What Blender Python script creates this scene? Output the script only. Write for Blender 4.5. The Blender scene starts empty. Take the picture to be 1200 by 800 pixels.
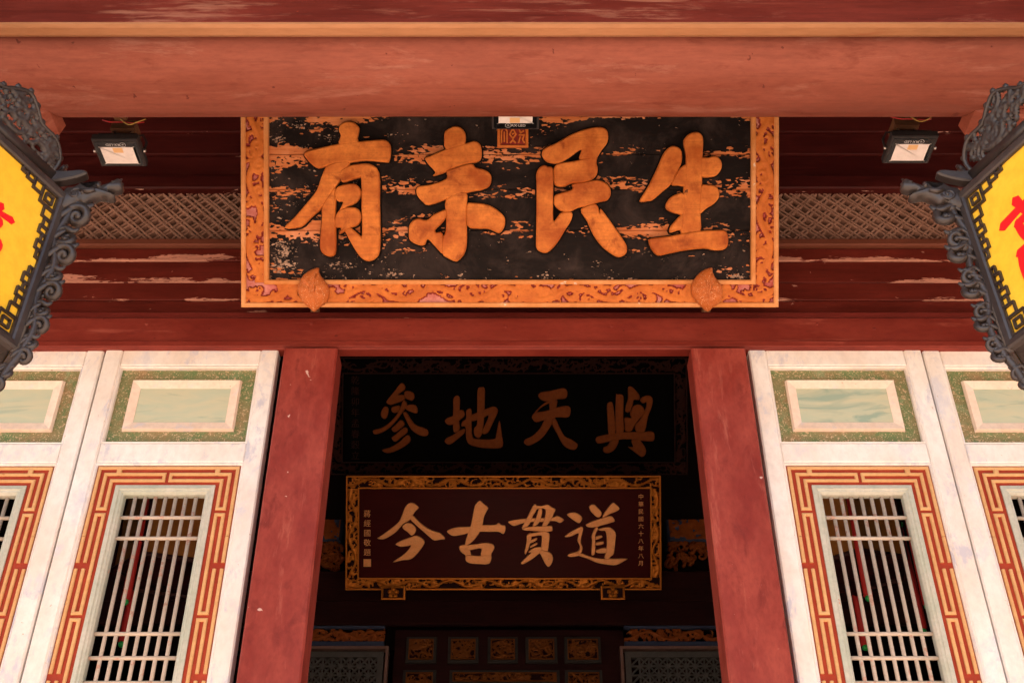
import bpy, bmesh, math, random
import numpy as np
from mathutils import Vector, Matrix

R = math.radians
random.seed(7)
SC = bpy.context.scene
COL = SC.collection

# ------------------------------------------------------------------ camera, sky, sun, exposure
F_PX, PITCH, CAM_Z = 1333.0, R(36.06), 1.6
cam_d = bpy.data.cameras.new('camera')
cam = bpy.data.objects.new('camera', cam_d)
COL.objects.link(cam)
cam_d.sensor_width = 36.0
cam_d.lens = 36.0 * F_PX / 1200.0
cam_d.clip_start = 0.05
cam_d.clip_end = 3000
cam.location = (0, 0, CAM_Z)
cam.rotation_euler = (R(90) + PITCH, 0, 0)
SC.camera = cam

SUN_EL, SUN_AZ = 52.0, 205.0          # azimuth clockwise from +Y: the sun stands behind the viewer
world = bpy.data.worlds.new('World')
SC.world = world
world.use_nodes = True
wn = world.node_tree
for n in list(wn.nodes):
    wn.nodes.remove(n)
sky = wn.nodes.new('ShaderNodeTexSky')
sky.sky_type = 'NISHITA'
sky.sun_disc = False
sky.sun_elevation = R(SUN_EL)
sky.sun_rotation = R(SUN_AZ)
bg = wn.nodes.new('ShaderNodeBackground')
bg.inputs['Strength'].default_value = 0.09
wo = wn.nodes.new('ShaderNodeOutputWorld')
wn.links.new(sky.outputs[0], bg.inputs[0])
wn.links.new(bg.outputs[0], wo.inputs[0])

sun_d = bpy.data.lights.new('sun', 'SUN')
sun_d.energy = 5.0
sun_d.angle = R(0.5)
sun_d.color = (1.0, 0.93, 0.82)
sun = bpy.data.objects.new('sun', sun_d)
COL.objects.link(sun)
az = R(SUN_AZ)
sdir = Vector((math.sin(az) * math.cos(R(SUN_EL)), math.cos(az) * math.cos(R(SUN_EL)), math.sin(R(SUN_EL))))
sun.rotation_euler = (-sdir).to_track_quat('-Z', 'Y').to_euler()

SC.view_settings.view_transform = 'Standard'
SC.view_settings.look = 'None'
SC.view_settings.gamma = 1.0
SC.view_settings.use_curve_mapping = False
SC.view_settings.exposure = 2.0
SC.render.engine = 'CYCLES'
SC.cycles.use_denoising = True
SC.cycles.adaptive_threshold = 0.02
SC.cycles.max_bounces = 8
SC.cycles.diffuse_bounces = 5
SC.cycles.glossy_bounces = 4
SC.cycles.sample_clamp_indirect = 8.0

# ------------------------------------------------------------------ small tools
def ray(u, v):
    x, y = (u - 600) / F_PX, (400 - v) / F_PX
    return Vector((x, math.cos(PITCH) - y * math.sin(PITCH), math.sin(PITCH) + y * math.cos(PITCH)))

def at(u, v, Y):
    d = ray(u, v)
    return d * (Y / d.y) + Vector((0, 0, CAM_Z))

class Plane:
    """A measuring plane: local x right, y up along it, z out of it towards the viewer; tilt leans its top forward."""
    def __init__(s, origin, tilt=0.0):
        s.o = Vector(origin); s.t = tilt
        s.ex = Vector((1, 0, 0))
        s.ey = Vector((0, -math.sin(tilt), math.cos(tilt)))
        s.n = Vector((0, -math.cos(tilt), -math.sin(tilt)))
        s.rot = (R(90) + tilt, 0, 0)
    def px(s, u, v, lift=0.0):
        d = ray(u, v)
        c = Vector((0, 0, CAM_Z)) - (s.o + s.n * lift)
        t = -c.dot(s.n) / d.dot(s.n)
        q = c + d * t
        return (q.dot(s.ex), q.dot(s.ey))

def catmull(pts, k=3, closed=True):
    n = len(pts); out = []
    rng = range(n) if closed else range(n - 1)
    for i in rng:
        if closed:
            p0, p1, p2, p3 = pts[i - 1], pts[i], pts[(i + 1) % n], pts[(i + 2) % n]
        else:
            p0, p1, p2, p3 = pts[max(i - 1, 0)], pts[i], pts[i + 1], pts[min(i + 2, n - 1)]
        for j in range(k):
            t = j / k
            out.append(tuple(0.5 * ((2 * b) + (-a + c) * t + (2 * a - 5 * b + 4 * c - d) * t * t + (-a + 3 * b - 3 * c + d) * t ** 3)
                             for a, b, c, d in zip(p0, p1, p2, p3)))
    if not closed:
        out.append(tuple(pts[-1]))
    return out

class MB:
    """collects faces; build() links them as one mesh object"""
    def __init__(s):
        s.v = []; s.f = []; s.m = []; s.xf = None; s.mi = 0
    def add(s, vs, fs):
        b = len(s.v)
        for p in vs:
            p = Vector(p)
            if s.xf is not None:
                p = s.xf @ p
            s.v.append(tuple(p))
        for f in fs:
            s.f.append([b + i for i in f]); s.m.append(s.mi)
        return s
    def box(s, x0, x1, y0, y1, z0, z1, b=0.0):
        if b <= 0:
            vs = [(x, y, z) for z in (z0, z1) for y in (y0, y1) for x in (x0, x1)]
            return s.add(vs, [(0, 2, 3, 1), (4, 5, 7, 6), (0, 1, 5, 4), (2, 6, 7, 3), (0, 4, 6, 2), (1, 3, 7, 5)])
        # chamfered front (z1) edges
        vs = [(x0, y0, z0), (x1, y0, z0), (x1, y1, z0), (x0, y1, z0),
              (x0, y0, z1 - b), (x1, y0, z1 - b), (x1, y1, z1 - b), (x0, y1, z1 - b),
              (x0 + b, y0 + b, z1), (x1 - b, y0 + b, z1), (x1 - b, y1 - b, z1), (x0 + b, y1 - b, z1)]
        fs = [(0, 3, 2, 1), (8, 9, 10, 11)]
        for i in range(4):
            j = (i + 1) % 4
            fs += [(i, j, 4 + j, 4 + i), (4 + i, 4 + j, 8 + j, 8 + i)]
        return s.add(vs, fs)
    def prism(s, poly, z0, z1, b=0.0, two=False):
        n = len(poly)
        area = sum(poly[i][0] * poly[(i + 1) % n][1] - poly[(i + 1) % n][0] * poly[i][1] for i in range(n))
        if area < 0:
            poly = poly[::-1]
        ins = None
        if b > 0:
            ins = []
            for i in range(n):
                a, c, d = Vector(poly[i - 1][:2]), Vector(poly[i][:2]), Vector(poly[(i + 1) % n][:2])
                e1, e2 = (c - a), (d - c)
                if e1.length < 1e-9 or e2.length < 1e-9:
                    ins.append(tuple(c)); continue
                e1.normalize(); e2.normalize()
                n1, n2 = Vector((-e1.y, e1.x)), Vector((-e2.y, e2.x))
                mm = (n1 + n2); k = max(1 + n1.dot(n2), 0.6)
                ins.append(tuple(c + mm / k * b))
        rings = []
        if two and ins: rings.append([(p[0], p[1], z0) for p in ins]); rings.append([(p[0], p[1], z0 + b) for p in poly])
        else: rings.append([(p[0], p[1], z0) for p in poly])
        if ins: rings.append([(p[0], p[1], z1 - b) for p in poly]); rings.append([(p[0], p[1], z1) for p in ins])
        else: rings.append([(p[0], p[1], z1) for p in poly])
        vs = [q for r in rings for q in r]
        fs = [tuple(range(n - 1, -1, -1)), tuple(range((len(rings) - 1) * n, len(rings) * n))]
        for k in range(len(rings) - 1):
            for i in range(n):
                j = (i + 1) % n
                fs.append((k * n + i, k * n + j, (k + 1) * n + j, (k + 1) * n + i))
        return s.add(vs, fs)
    def sweep(s, path, prof, closed=False):
        """mitred moulding: prof = [(offset to the left of the path, height), ...]"""
        n, m = len(path), len(prof)
        vs = []
        for i in range(n):
            c = Vector(path[i])
            e1 = (c - Vector(path[i - 1])) if (closed or i > 0) else None
            e2 = (Vector(path[(i + 1) % n]) - c) if (closed or i < n - 1) else None
            e1 = e1 or e2; e2 = e2 or e1
            e1 = e1.normalized(); e2 = e2.normalized()
            n1, n2 = Vector((-e1.y, e1.x)), Vector((-e2.y, e2.x))
            mt = (n1 + n2) / max(1 + n1.dot(n2), 0.2)
            for o, h in prof:
                q = c + mt * o
                vs.append((q.x, q.y, h))
        fs = []
        for i in range(n if closed else n - 1):
            j = (i + 1) % n
            for k in range(m - 1):
                fs.append((i * m + k, i * m + k + 1, j * m + k + 1, j * m + k))
        if not closed:
            fs.append(tuple(range(m))); fs.append(tuple(range((n - 1) * m, n * m))[::-1])
        return s.add(vs, fs)
    def tube(s, pts, rad, n=6, flat=1.0, up=(0, 0, 1)):
        """tube along 3D points; flat squeezes it along up"""
        pts = [Vector(p) for p in pts]; N = len(pts)
        rad = rad if isinstance(rad, (list, tuple)) else [rad] * N
        up = Vector(up); vs = []; fs = []
        for i in range(N):
            d = (pts[min(i + 1, N - 1)] - pts[max(i - 1, 0)])
            d = d.normalized() if d.length > 1e-9 else Vector((1, 0, 0))
            u = up if abs(d.dot(up)) < 0.95 else Vector((1, 0, 0))
            sx = d.cross(u).normalized(); sy = sx.cross(d).normalized()
            for k in range(n):
                a = 2 * math.pi * k / n
                vs.append(pts[i] + sx * (math.cos(a) * rad[i]) + sy * (math.sin(a) * rad[i] * flat))
        for i in range(N - 1):
            for k in range(n):
                l = (k + 1) % n
                fs.append((i * n + k, i * n + l, (i + 1) * n + l, (i + 1) * n + k))
        fs.append(tuple(range(n - 1, -1, -1))); fs.append(tuple(range((N - 1) * n, N * n)))
        return s.add(vs, fs)
    def ball(s, c, r, seg=8, sc=(1, 1, 1)):
        vs = []; fs = []; rings = seg // 2 + 1
        for i in range(1, rings):
            th = math.pi * i / rings
            for k in range(seg):
                a = 2 * math.pi * k / seg
                vs.append((c[0] + r * sc[0] * math.sin(th) * math.cos(a), c[1] + r * sc[1] * math.sin(th) * math.sin(a), c[2] + r * sc[2] * math.cos(th)))
        t = len(vs); vs += [(c[0], c[1], c[2] + r * sc[2]), (c[0], c[1], c[2] - r * sc[2])]
        for i in range(rings - 2):
            for k in range(seg):
                l = (k + 1) % seg
                fs.append((i * seg + k, (i + 1) * seg + k, (i + 1) * seg + l, i * seg + l))
        for k in range(seg):
            l = (k + 1) % seg
            fs.append((t, k, l)); fs.append((t + 1, (rings - 2) * seg + l, (rings - 2) * seg + k))
        return s.add(vs, fs)
    def field(s, x0, x1, y0, y1, H, z0, thr, m_lo, m_hi, m_mid=None, thr2=0.0):
        """carved relief: grid of heights H[ny, nx]; cells under thr get the ground material"""
        ny, nx = H.shape
        vs = []
        for j in range(ny):
            for i in range(nx):
                vs.append((x0 + (x1 - x0) * i / (nx - 1), y0 + (y1 - y0) * j / (ny - 1), z0 + float(H[j, i])))
        b = len(s.v); keep = s.mi
        s.add(vs, [])
        for j in range(ny - 1):
            for i in range(nx - 1):
                a = b + j * nx + i
                s.f.append([a, a + 1, a + nx + 1, a + nx])
                hm = (H[j, i] + H[j, i + 1] + H[j + 1, i] + H[j + 1, i + 1]) / 4
                s.m.append(m_hi if hm > thr else (m_mid if m_mid is not None and hm > thr2 else m_lo))
        s.mi = keep
        return s
    def mesh(s, name, mats, smooth=False):
        me = bpy.data.meshes.new(name)
        me.from_pydata(s.v, [], s.f)
        for m in (mats if isinstance(mats, (list, tuple)) else [mats]):
            me.materials.append(m)
        me.polygons.foreach_set('material_index', s.m)
        bm = bmesh.new(); bm.from_mesh(me)
        bmesh.ops.recalc_face_normals(bm, faces=bm.faces)
        bm.to_mesh(me); bm.free()
        if smooth:
            me.polygons.foreach_set('use_smooth', [True] * len(me.polygons))
        me.update()
        return me
    def build(s, name, mats, parent=None, smooth=False, loc=None):
        return put(name, s.mesh(name, mats, smooth), parent, loc)

def put(name, me, parent=None, loc=None, rot=None):
    o = bpy.data.objects.new(name, me)
    COL.objects.link(o)
    if parent: o.parent = parent
    if loc: o.location = loc
    if rot: o.rotation_euler = rot
    return o

def tag(o, label, cat, group=None):
    o['label'] = label; o['category'] = cat
    if group: o['group'] = group
    return o

def thing(name, label, cat, loc=(0, 0, 0), rot=(0, 0, 0), group=None):
    o = bpy.data.objects.new(name, None)
    COL.objects.link(o)
    o.location = loc; o.rotation_euler = rot
    return tag(o, label, cat, group)

def structure(o):
    o['kind'] = 'structure'
    return o

def dup(root, label):
    r = root.copy(); COL.objects.link(r); r['label'] = label
    def kids(src, dst):
        for ch in [c for c in COL.objects if c.parent is src]:
            c = ch.copy(); COL.objects.link(c); c.parent = dst
            kids(ch, c)
    kids(root, r)
    return r

def text_mesh(body, size, mat, extrude=0.0, offset=0.0, space=1.0):
    c = bpy.data.curves.new('lettering', 'FONT')
    c.body = body; c.size = size; c.align_x = 'CENTER'; c.align_y = 'CENTER'
    c.extrude = extrude; c.offset = offset; c.space_line = space; c.resolution_u = 2
    o = bpy.data.objects.new('lettering', c)
    COL.objects.link(o)
    dg = bpy.context.evaluated_depsgraph_get()
    me = bpy.data.meshes.new_from_object(o.evaluated_get(dg))
    bpy.data.objects.remove(o)
    me.materials.clear(); me.materials.append(mat)
    return me

def rect(x0, x1, y0, y1):
    return [(x0, y0), (x1, y0), (x1, y1), (x0, y1)]

# ------------------------------------------------------------------ carved relief (numpy)
def carve(w, h, cell, seed, n, amp, rmin=.006, rmax=.013, stem=True):
    rng = np.random.RandomState(seed)
    nx, ny = max(int(w / cell), 4), max(int(h / cell), 4)
    H = np.zeros((ny, nx))
    X = np.linspace(0, w, nx); Y = np.linspace(0, h, ny)
    def stamp(x, y, r, a):
        i0, i1 = np.searchsorted(X, (x - r, x + r)); j0, j1 = np.searchsorted(Y, (y - r, y + r))
        if i1 <= i0 or j1 <= j0: return
        d2 = ((X[None, i0:i1] - x) ** 2 + (Y[j0:j1, None] - y) ** 2) / (r * r)
        b = a * np.sqrt(np.clip(1 - d2, 0, 1))
        H[j0:j1, i0:i1] = np.maximum(H[j0:j1, i0:i1], b)
    long_x = w >= h
    L, S = (w, h) if long_x else (h, w)
    def P(l, s_): return (l, s_) if long_x else (s_, l)
    if stem:
        lam = S * 3.2
        for l in np.arange(0, L, rmin * .5):
            y = S / 2 + S * .27 * math.sin(2 * math.pi * l / lam + seed)
            x_, y_ = P(l, y); stamp(x_, y_, rmax * 1.05, amp)
    for k in range(n):          # comma-shaped scrolls and leaves
        l, s_ = rng.uniform(0, L), rng.uniform(.06, .94) * S
        r0 = rng.uniform(.16, .42) * S; turns = rng.uniform(.35, 1.1) * rng.choice([-1, 1]); a0 = rng.uniform(0, 6.28)
        wid = rng.uniform(rmin, rmax); am = amp * rng.uniform(.7, 1.0)
        for t in np.linspace(0, 1, 22):
            rr = r0 * (1 - .8 * t); a = a0 + turns * 6.28 * t
            x_, y_ = P(l + rr * math.cos(a) * 1.35, s_ + rr * math.sin(a))
            stamp(x_, y_, wid * (.45 + .55 * math.sin(math.pi * min(t * 1.1 + .1, 1))), am)
    return H

# ------------------------------------------------------------------ materials
class NT:
    def __init__(s, name):
        s.mat = bpy.data.materials.new(name); s.mat.use_nodes = True
        s.t = s.mat.node_tree
        s.bsdf = s.t.nodes['Principled BSDF']
    def node(s, typ, **kw):
        n = s.t.nodes.new(typ)
        for k, v in kw.items(): setattr(n, k, v)
        return n
    def link(s, a, b): s.t.links.new(a, b)
    def coords(s, scale=(1, 1, 1), rnd=True):
        tc = s.node('ShaderNodeTexCoord'); mp = s.node('ShaderNodeMapping')
        mp.inputs['Scale'].default_value = scale
        s.link(tc.outputs['Object'], mp.inputs['Vector'])
        if rnd:
            oi = s.node('ShaderNodeObjectInfo'); ml = s.node('ShaderNodeMath', operation='MULTIPLY')
            ml.inputs[1].default_value = 37.0
            s.link(oi.outputs['Random'], ml.inputs[0]); s.link(ml.outputs[0], mp.inputs['Location'])
        return mp.outputs[0]
    def noise(s, vec, scale, detail=6, rough=.6, dist=0.0):
        n = s.node('ShaderNodeTexNoise')
        n.inputs['Scale'].default_value = scale; n.inputs['Detail'].default_value = detail
        n.inputs['Roughness'].default_value = rough; n.inputs['Distortion'].default_value = dist
        s.link(vec, n.inputs['Vector'])
        return n.outputs['Fac']
    def flakes(s, vec, size, keep=.3):
        """coordinates snapped to small ragged cells, so thresholds on them break off in chips"""
        mp = s.node('ShaderNodeMapping'); mp.inputs['Scale'].default_value = size
        s.link(vec, mp.inputs['Vector'])
        vo = s.node('ShaderNodeTexVoronoi', feature='F1'); vo.inputs['Scale'].default_value = 1.0
        s.link(mp.outputs[0], vo.inputs['Vector'])
        mx = s.node('ShaderNodeMix', data_type='VECTOR'); mx.inputs[0].default_value = keep
        s.link(vo.outputs['Position'], mx.inputs[4]); s.link(mp.outputs[0], mx.inputs[5])
        bk = s.node('ShaderNodeMapping'); bk.inputs['Scale'].default_value = tuple(1 / q for q in size)
        s.link(mx.outputs[1], bk.inputs['Vector'])
        return bk.outputs[0]
    def scaled(s, vec, sc):
        mp = s.node('ShaderNodeMapping'); mp.inputs['Scale'].default_value = sc
        s.link(vec, mp.inputs['Vector'])
        return mp.outputs[0]
    def ramp(s, fac, lo, hi, a=0.0, b=1.0):
        m = s.node('ShaderNodeMapRange'); m.clamp = True
        m.inputs['From Min'].default_value = lo; m.inputs['From Max'].default_value = hi
        m.inputs['To Min'].default_value = a; m.inputs['To Max'].default_value = b
        s.link(fac, m.inputs['Value'])
        return m.outputs[0]
    def math(s, op, a, b):
        m = s.node('ShaderNodeMath', operation=op)
        for i, x in enumerate((a, b)):
            if isinstance(x, (int, float)): m.inputs[i].default_value = x
            else: s.link(x, m.inputs[i])
        return m.outputs[0]
    def mix(s, fac, a, b):
        m = s.node('ShaderNodeMix', data_type='RGBA')
        for i, x in ((0, fac), (6, a), (7, b)):
            if isinstance(x, (int, float)): m.inputs[i].default_value = x
            elif isinstance(x, tuple): m.inputs[i].default_value = (*x, 1)
            else: s.link(x, m.inputs[i])
        return m.outputs[2]
    def bump(s, h, strength, dist=.003):
        b = s.node('ShaderNodeBump')
        b.inputs['Strength'].default_value = strength; b.inputs['Distance'].default_value = dist
        s.link(h, b.inputs['Height']); s.link(b.outputs[0], s.bsdf.inputs['Normal'])
    def out(s, col, rough=.5, metal=0.0, spec=.5, coat=0.0):
        if isinstance(col, tuple): s.bsdf.inputs['Base Color'].default_value = (*col, 1)
        else: s.link(col, s.bsdf.inputs['Base Color'])
        if isinstance(rough, (int, float)): s.bsdf.inputs['Roughness'].default_value = rough
        else: s.link(rough, s.bsdf.inputs['Roughness'])
        s.bsdf.inputs['Metallic'].default_value = metal
        s.bsdf.inputs['Specular IOR Level'].default_value = spec
        s.bsdf.inputs['Coat Weight'].default_value = coat
        return s.mat

def paint(name, c1, c2, scale=6.0, stretch=(1, 1, 1), peel=None, peel_c=None, peel_lo=.62, mask=(.45, .6), edge=None,
          rough=.55, dirt=None, dirt_lo=.55, metal=0.0, bump=.25, rnd=True, spec=.16, fleck=None, fleck_lo=.68, coat=0.0, grain=0.0, streak=None, blot=None, wear_x=None):
    """weathered paint: two mottled tones, optional dirt tone, peeled patches (along plank edges when edge is given) and fine flecks"""
    m = NT(name)
    v = m.coords(stretch, rnd)
    big = m.noise(v, scale, 5, .62)
    col = m.mix(m.ramp(big, .36, .64), c1, c2)
    fine = m.noise(v, scale * 9, 6, .7)
    col = m.mix(m.ramp(fine, .42, .8, 0, .45), col, tuple(x * .55 for x in c1))
    hgt = fine
    if grain:
        gv = m.coords((.35, 9, 9), rnd)
        gr = m.noise(gv, 9, 5, .65)
        col = m.mix(m.ramp(gr, .5, .75, 0, grain), col, tuple(x * .45 for x in c1))
    if dirt:
        dn = m.noise(v, scale * 2.1, 8, .68, .4)
        col = m.mix(m.ramp(dn, dirt_lo, dirt_lo + .12, 0, .8), col, dirt)
    if streak:                          # long worn or dusty streaks: (colour, stretch, threshold, strength)
        sv = m.coords(streak[1], rnd)
        sn = m.math('ADD', m.math('MULTIPLY', m.noise(sv, 1.0, 10, .74, .35), .7), m.math('MULTIPLY', m.noise(v, scale * .8, 4, .6), .3))
        col = m.mix(m.ramp(sn, streak[2], streak[2] + .07, 0, streak[3]), col, streak[0])
    if blot:                            # small irregular spots: (colour, scale, threshold)
        bn = m.noise(m.coords((1, 1, 1), rnd), blot[1], 3, .55, .3)
        col = m.mix(m.ramp(bn, blot[2], blot[2] + .02, 0, .85), col, blot[0])
    if fleck:
        fn = m.noise(v, scale * 22, 3, .6)
        col = m.mix(m.ramp(fn, fleck_lo, fleck_lo + .03), col, fleck)
    if peel:
        cv = m.flakes(m.coords((1, 1, 1), rnd), (60, 190, 190) if edge else (110, 110, 110))
        pv = m.scaled(cv, (peel[0], peel[1], peel[1]))
        pn = m.noise(pv, 1.0, 7, .68, .2)
        mk = m.ramp(m.noise(v, scale * .7, 3, .5), mask[0], mask[1], -.16, .03)
        pn = m.math('ADD', pn, mk)
        if edge:
            tc = m.node('ShaderNodeTexCoord'); sp = m.node('ShaderNodeSeparateXYZ')
            m.link(tc.outputs['Object'], sp.inputs[0])
            d = m.math('ABSOLUTE', sp.outputs['Y'], 0)
            pn = m.math('ADD', pn, m.ramp(d, 0.0, edge[0], edge[1], -.1))
        if wear_x:                      # worn arrises: (|x| of the edges, reach, gain)
            tc = m.node('ShaderNodeTexCoord'); sp = m.node('ShaderNodeSeparateXYZ')
            m.link(tc.outputs['Object'], sp.inputs[0])
            ax = m.math('ABSOLUTE', sp.outputs['X'], 0)
            for xe in wear_x[0]:
                pn = m.math('ADD', pn, m.ramp(m.math('ABSOLUTE', m.math('SUBTRACT', ax, xe), 0), 0, wear_x[1], wear_x[2], 0))
        pf = m.ramp(pn, peel_lo, peel_lo + .012)
        pcol = m.mix(m.ramp(m.noise(pv, 3.3, 4, .6), .4, .6), peel_c, tuple(x * .72 for x in peel_c))
        col = m.mix(pf, col, pcol)
        hgt = m.math('SUBTRACT', m.math('MULTIPLY', fine, .35), m.math('MULTIPLY', pf, .8))
    m.bump(hgt, bump)
    rg = m.ramp(big, .3, .7, rough * .85, min(rough * 1.2, 1))
    return m.out(col, rg, metal, spec, coat)

PEACH = (.62, .33, .23)
RED = paint('lintel_red', (.140, .0185, .0125), (.205, .032, .021), 3.2, (1, 2.2, 2.2), (3, 14), PEACH, .80, rough=.45, fleck=(.45, .16, .12), fleck_lo=.76, bump=.15, dirt=(.13, .017, .013), dirt_lo=.56, streak=((.34, .085, .06), (2.2, 26, 26), .545, .55), blot=((.10, .014, .010), 26, .70))
RED_EDGE = paint('ledge_red', (.12, .018, .013), (.16, .022, .016), 5, (1, 3, 3), (5, 60), PEACH, .60, edge=(.006, .12), rough=.5, bump=.2)
JAMB = paint('jamb_red', (.20, .026, .018), (.29, .052, .036), 4.2, (2.0, .9, 1), (9, 7), (.62, .40, .35), .775, rough=.5, dirt=(.145, .019, .014), dirt_lo=.54, fleck=(.58, .36, .31), fleck_lo=.755, bump=.3, streak=((.42, .12, .085), (16, 2.2, 16), .55, .5), blot=((.58, .38, .33), 19, .725), wear_x=((.094,), .008, .10), spec=.2)
PLANK = paint('header_plank_red', (.10, .0135, .0085), (.155, .021, .013), 3.2, (1, 3, 3), (3.0, 26), (.60, .27, .19), .605, mask=(.38, .52), edge=(.055, .185), rough=.5, grain=.5, fleck=(.55, .28, .2), fleck_lo=.765, bump=.3, blot=((.45, .22, .16), 34, .735))
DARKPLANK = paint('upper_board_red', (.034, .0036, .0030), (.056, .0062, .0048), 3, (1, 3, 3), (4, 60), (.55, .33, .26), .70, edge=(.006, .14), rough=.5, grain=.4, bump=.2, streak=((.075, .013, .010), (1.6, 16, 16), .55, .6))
RAIL = paint('rail_brown', (.13, .038, .020), (.17, .052, .030), 4, (1, 4, 4), rough=.6, grain=.4)
CLAY = paint('lattice_clay', (.28, .15, .105), (.38, .21, .15), 14, (1, 1, 1), rough=.8, fleck=(.45, .3, .22), fleck_lo=.72, dirt=(.17, .075, .05), dirt_lo=.56)
LOG = paint('beam_red', (.205, .056, .035), (.255, .076, .049), 3.4, (.8, 3, 3), (4, 30), (.62, .36, .27), .745, rough=.5, dirt=(.155, .037, .022), dirt_lo=.55, fleck=(.6, .36, .28), fleck_lo=.80, grain=.35, bump=.2, streak=((.33, .145, .105), (2.6, 13, 13), .55, .5), blot=((.10, .022, .014), 20, .70))
FASCIA = paint('fascia_red', (.10, .015, .010), (.15, .024, .016), 3.5, (.6, 3, 3), (4, 18), (.62, .33, .18), .70, edge=(.012, .09), rough=.55, dirt=(.22, .07, .048), dirt_lo=.56, fleck=(.42, .07, .025), fleck_lo=.74, grain=.6, streak=((.34, .15, .10), (1.6, 22, 22), .56, .6))
LIT_TAN = paint('lit_underside_tan', (.33, .155, .072), (.38, .185, .092), 3, (.5, 3, 3), rough=.55, bump=.1, dirt=(.27, .10, .045), dirt_lo=.6, streak=((.28, .10, .05), (1.5, 30, 30), .57, .6))
WHITE = paint('door_white', (.80, .77, .74), (.72, .63, .56), 3.2, (1.4, .9, 1), (26, 13), (.50, .34, .26), .80, rough=.55, dirt=(.56, .56, .62), dirt_lo=.555, fleck=(.5, .42, .4), fleck_lo=.79, bump=.3, streak=((.46, .47, .56), (13, 7, 13), .545, .75), blot=((.48, .31, .22), 34, .725), wear_x=((.25, .3117), .007, .13), spec=.2)
LIT_WHITE = paint('ring_lit_white', (.80, .66, .55), (.76, .58, .46), 6, (1, 1, 1), rough=.55, dirt=(.60, .56, .58), dirt_lo=.57, bump=.25, blot=((.50, .30, .20), 40, .73))  # the door white again, its peach cast of warm light put into the colour
DIMGREY = paint('panel_rim_grey', (.045, .040, .036), (.06, .052, .046), 8, (1, 1, 1), rough=.7, bump=.1)
GREEN = paint('panel_green', (.15, .20, .085), (.29, .19, .095), 9, (1, 1, 1), rough=.6, dirt=(.10, .17, .065), dirt_lo=.50, fleck=(.60, .43, .27), fleck_lo=.60, bump=.5, blot=((.52, .36, .22), 70, .63), streak=((.20, .27, .14), (14, 14, 14), .54, .7))
FRETRED = paint('fret_red', (.30, .036, .015), (.36, .050, .022), 6, (1, 1, 1), rough=.5, bump=.1, blot=((.52, .22, .12), 60, .73))
FRETGOLD = paint('fret_gold', (.58, .32, .135), (.64, .38, .17), 9, (1, 1, 1), rough=.55, bump=.1, dirt=(.58, .29, .11), dirt_lo=.58, blot=((.42, .14, .05), 60, .72))
PALE = paint('window_frame_pale', (.42, .45, .37), (.52, .50, .43), 7, (1, 1, 1), (16, 16), (.62, .33, .24), .66, rough=.6, bump=.25)
BAR = paint('bar_pale', (.46, .38, .30), (.52, .43, .35), 11, (1, 1, 1), (34, 34), (.55, .33, .25), .56, rough=.6, bump=.3)
ORANGE = paint('gilt_orange', (.36, .080, .012), (.66, .22, .045), 8, (1, 1, 1), (15, 15), (.20, .06, .02), .72, rough=.5, grain=.35, dirt=(.24, .050, .009), dirt_lo=.56, fleck=(.10, .03, .015), fleck_lo=.785, bump=.35, streak=((.26, .055, .012), (3, 42, 42), .585, .8), blot=((.045, .012, .006), 24, .735))
FRAMEGOLD = paint('frame_gold', (.44, .115, .020), (.58, .18, .036), 9, (1, 1, 1), rough=.5, dirt=(.44, .115, .022), dirt_lo=.57, bump=.3, blot=((.30, .06, .015), 40, .70))
FRAMERED = paint('frame_outline_red', (.17, .018, .013), (.24, .032, .022), 10, (1, 1, 1), rough=.6, bump=.2)
FRAMEPINK = paint('frame_ground_pink', (.34, .05, .04), (.58, .25, .21), 11, (1, 1, 1), rough=.6, bump=.2)
LIP = paint('frame_lip', (.54, .20, .052), (.64, .30, .12), 5, (1, 1, 1), (20, 20), (.75, .58, .44), .66, rough=.5, bump=.2)
BOSS = paint('boss_gold', (.42, .11, .024), (.50, .14, .034), 12, (1, 1, 1), rough=.45, fleck=(.75, .48, .28), fleck_lo=.62, bump=.6)
IRON = paint('lantern_black', (.026, .020, .0185), (.046, .036, .033), 9, (1, 1, 1), rough=.38, bump=.12, spec=.45, fleck=(.22, .18, .16), fleck_lo=.80)
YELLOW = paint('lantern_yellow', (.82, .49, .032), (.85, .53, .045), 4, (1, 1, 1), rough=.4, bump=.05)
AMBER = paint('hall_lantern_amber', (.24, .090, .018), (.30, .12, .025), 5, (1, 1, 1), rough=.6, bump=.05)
SCARLET = NT('character_red').out((.72, .008, .012), .45)
LAMPBLACK = paint('lamp_housing', (.028, .026, .028), (.04, .036, .036), 12, (1, 1, 1), rough=.45, bump=.1)
GLOSSBLACK = NT('lamp_bezel').out((.006, .006, .007), .18)
LENS = paint('lamp_lens', (.74, .70, .68), (.70, .66, .63), 4, (1, 1, 1), rough=.25, bump=.02)
CHIP = NT('lamp_chip').out((.66, .42, .20), .4)
PRINT = NT('lamp_print').out((.45, .45, .45), .5)
STEEL = NT('screw_steel').out((.55, .52, .48), .35, 1.0)
WIRERED = NT('wire_red').out((.45, .02, .02), .4)
WIREYEL = NT('wire_yellow').out((.45, .28, .06), .4)
OLDWOOD = paint('old_wood', (.10, .045, .022), (.15, .07, .035), 9, (1, 3, 3), rough=.8, grain=.6)
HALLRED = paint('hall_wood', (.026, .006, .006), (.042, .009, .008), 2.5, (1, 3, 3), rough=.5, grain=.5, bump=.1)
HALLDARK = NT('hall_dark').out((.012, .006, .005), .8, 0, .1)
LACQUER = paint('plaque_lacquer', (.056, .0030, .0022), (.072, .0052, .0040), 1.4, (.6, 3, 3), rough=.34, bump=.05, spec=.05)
BLACKLAC = NT('plaque_black').out((.0035, .003, .003), .8, 0, .05)
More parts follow.
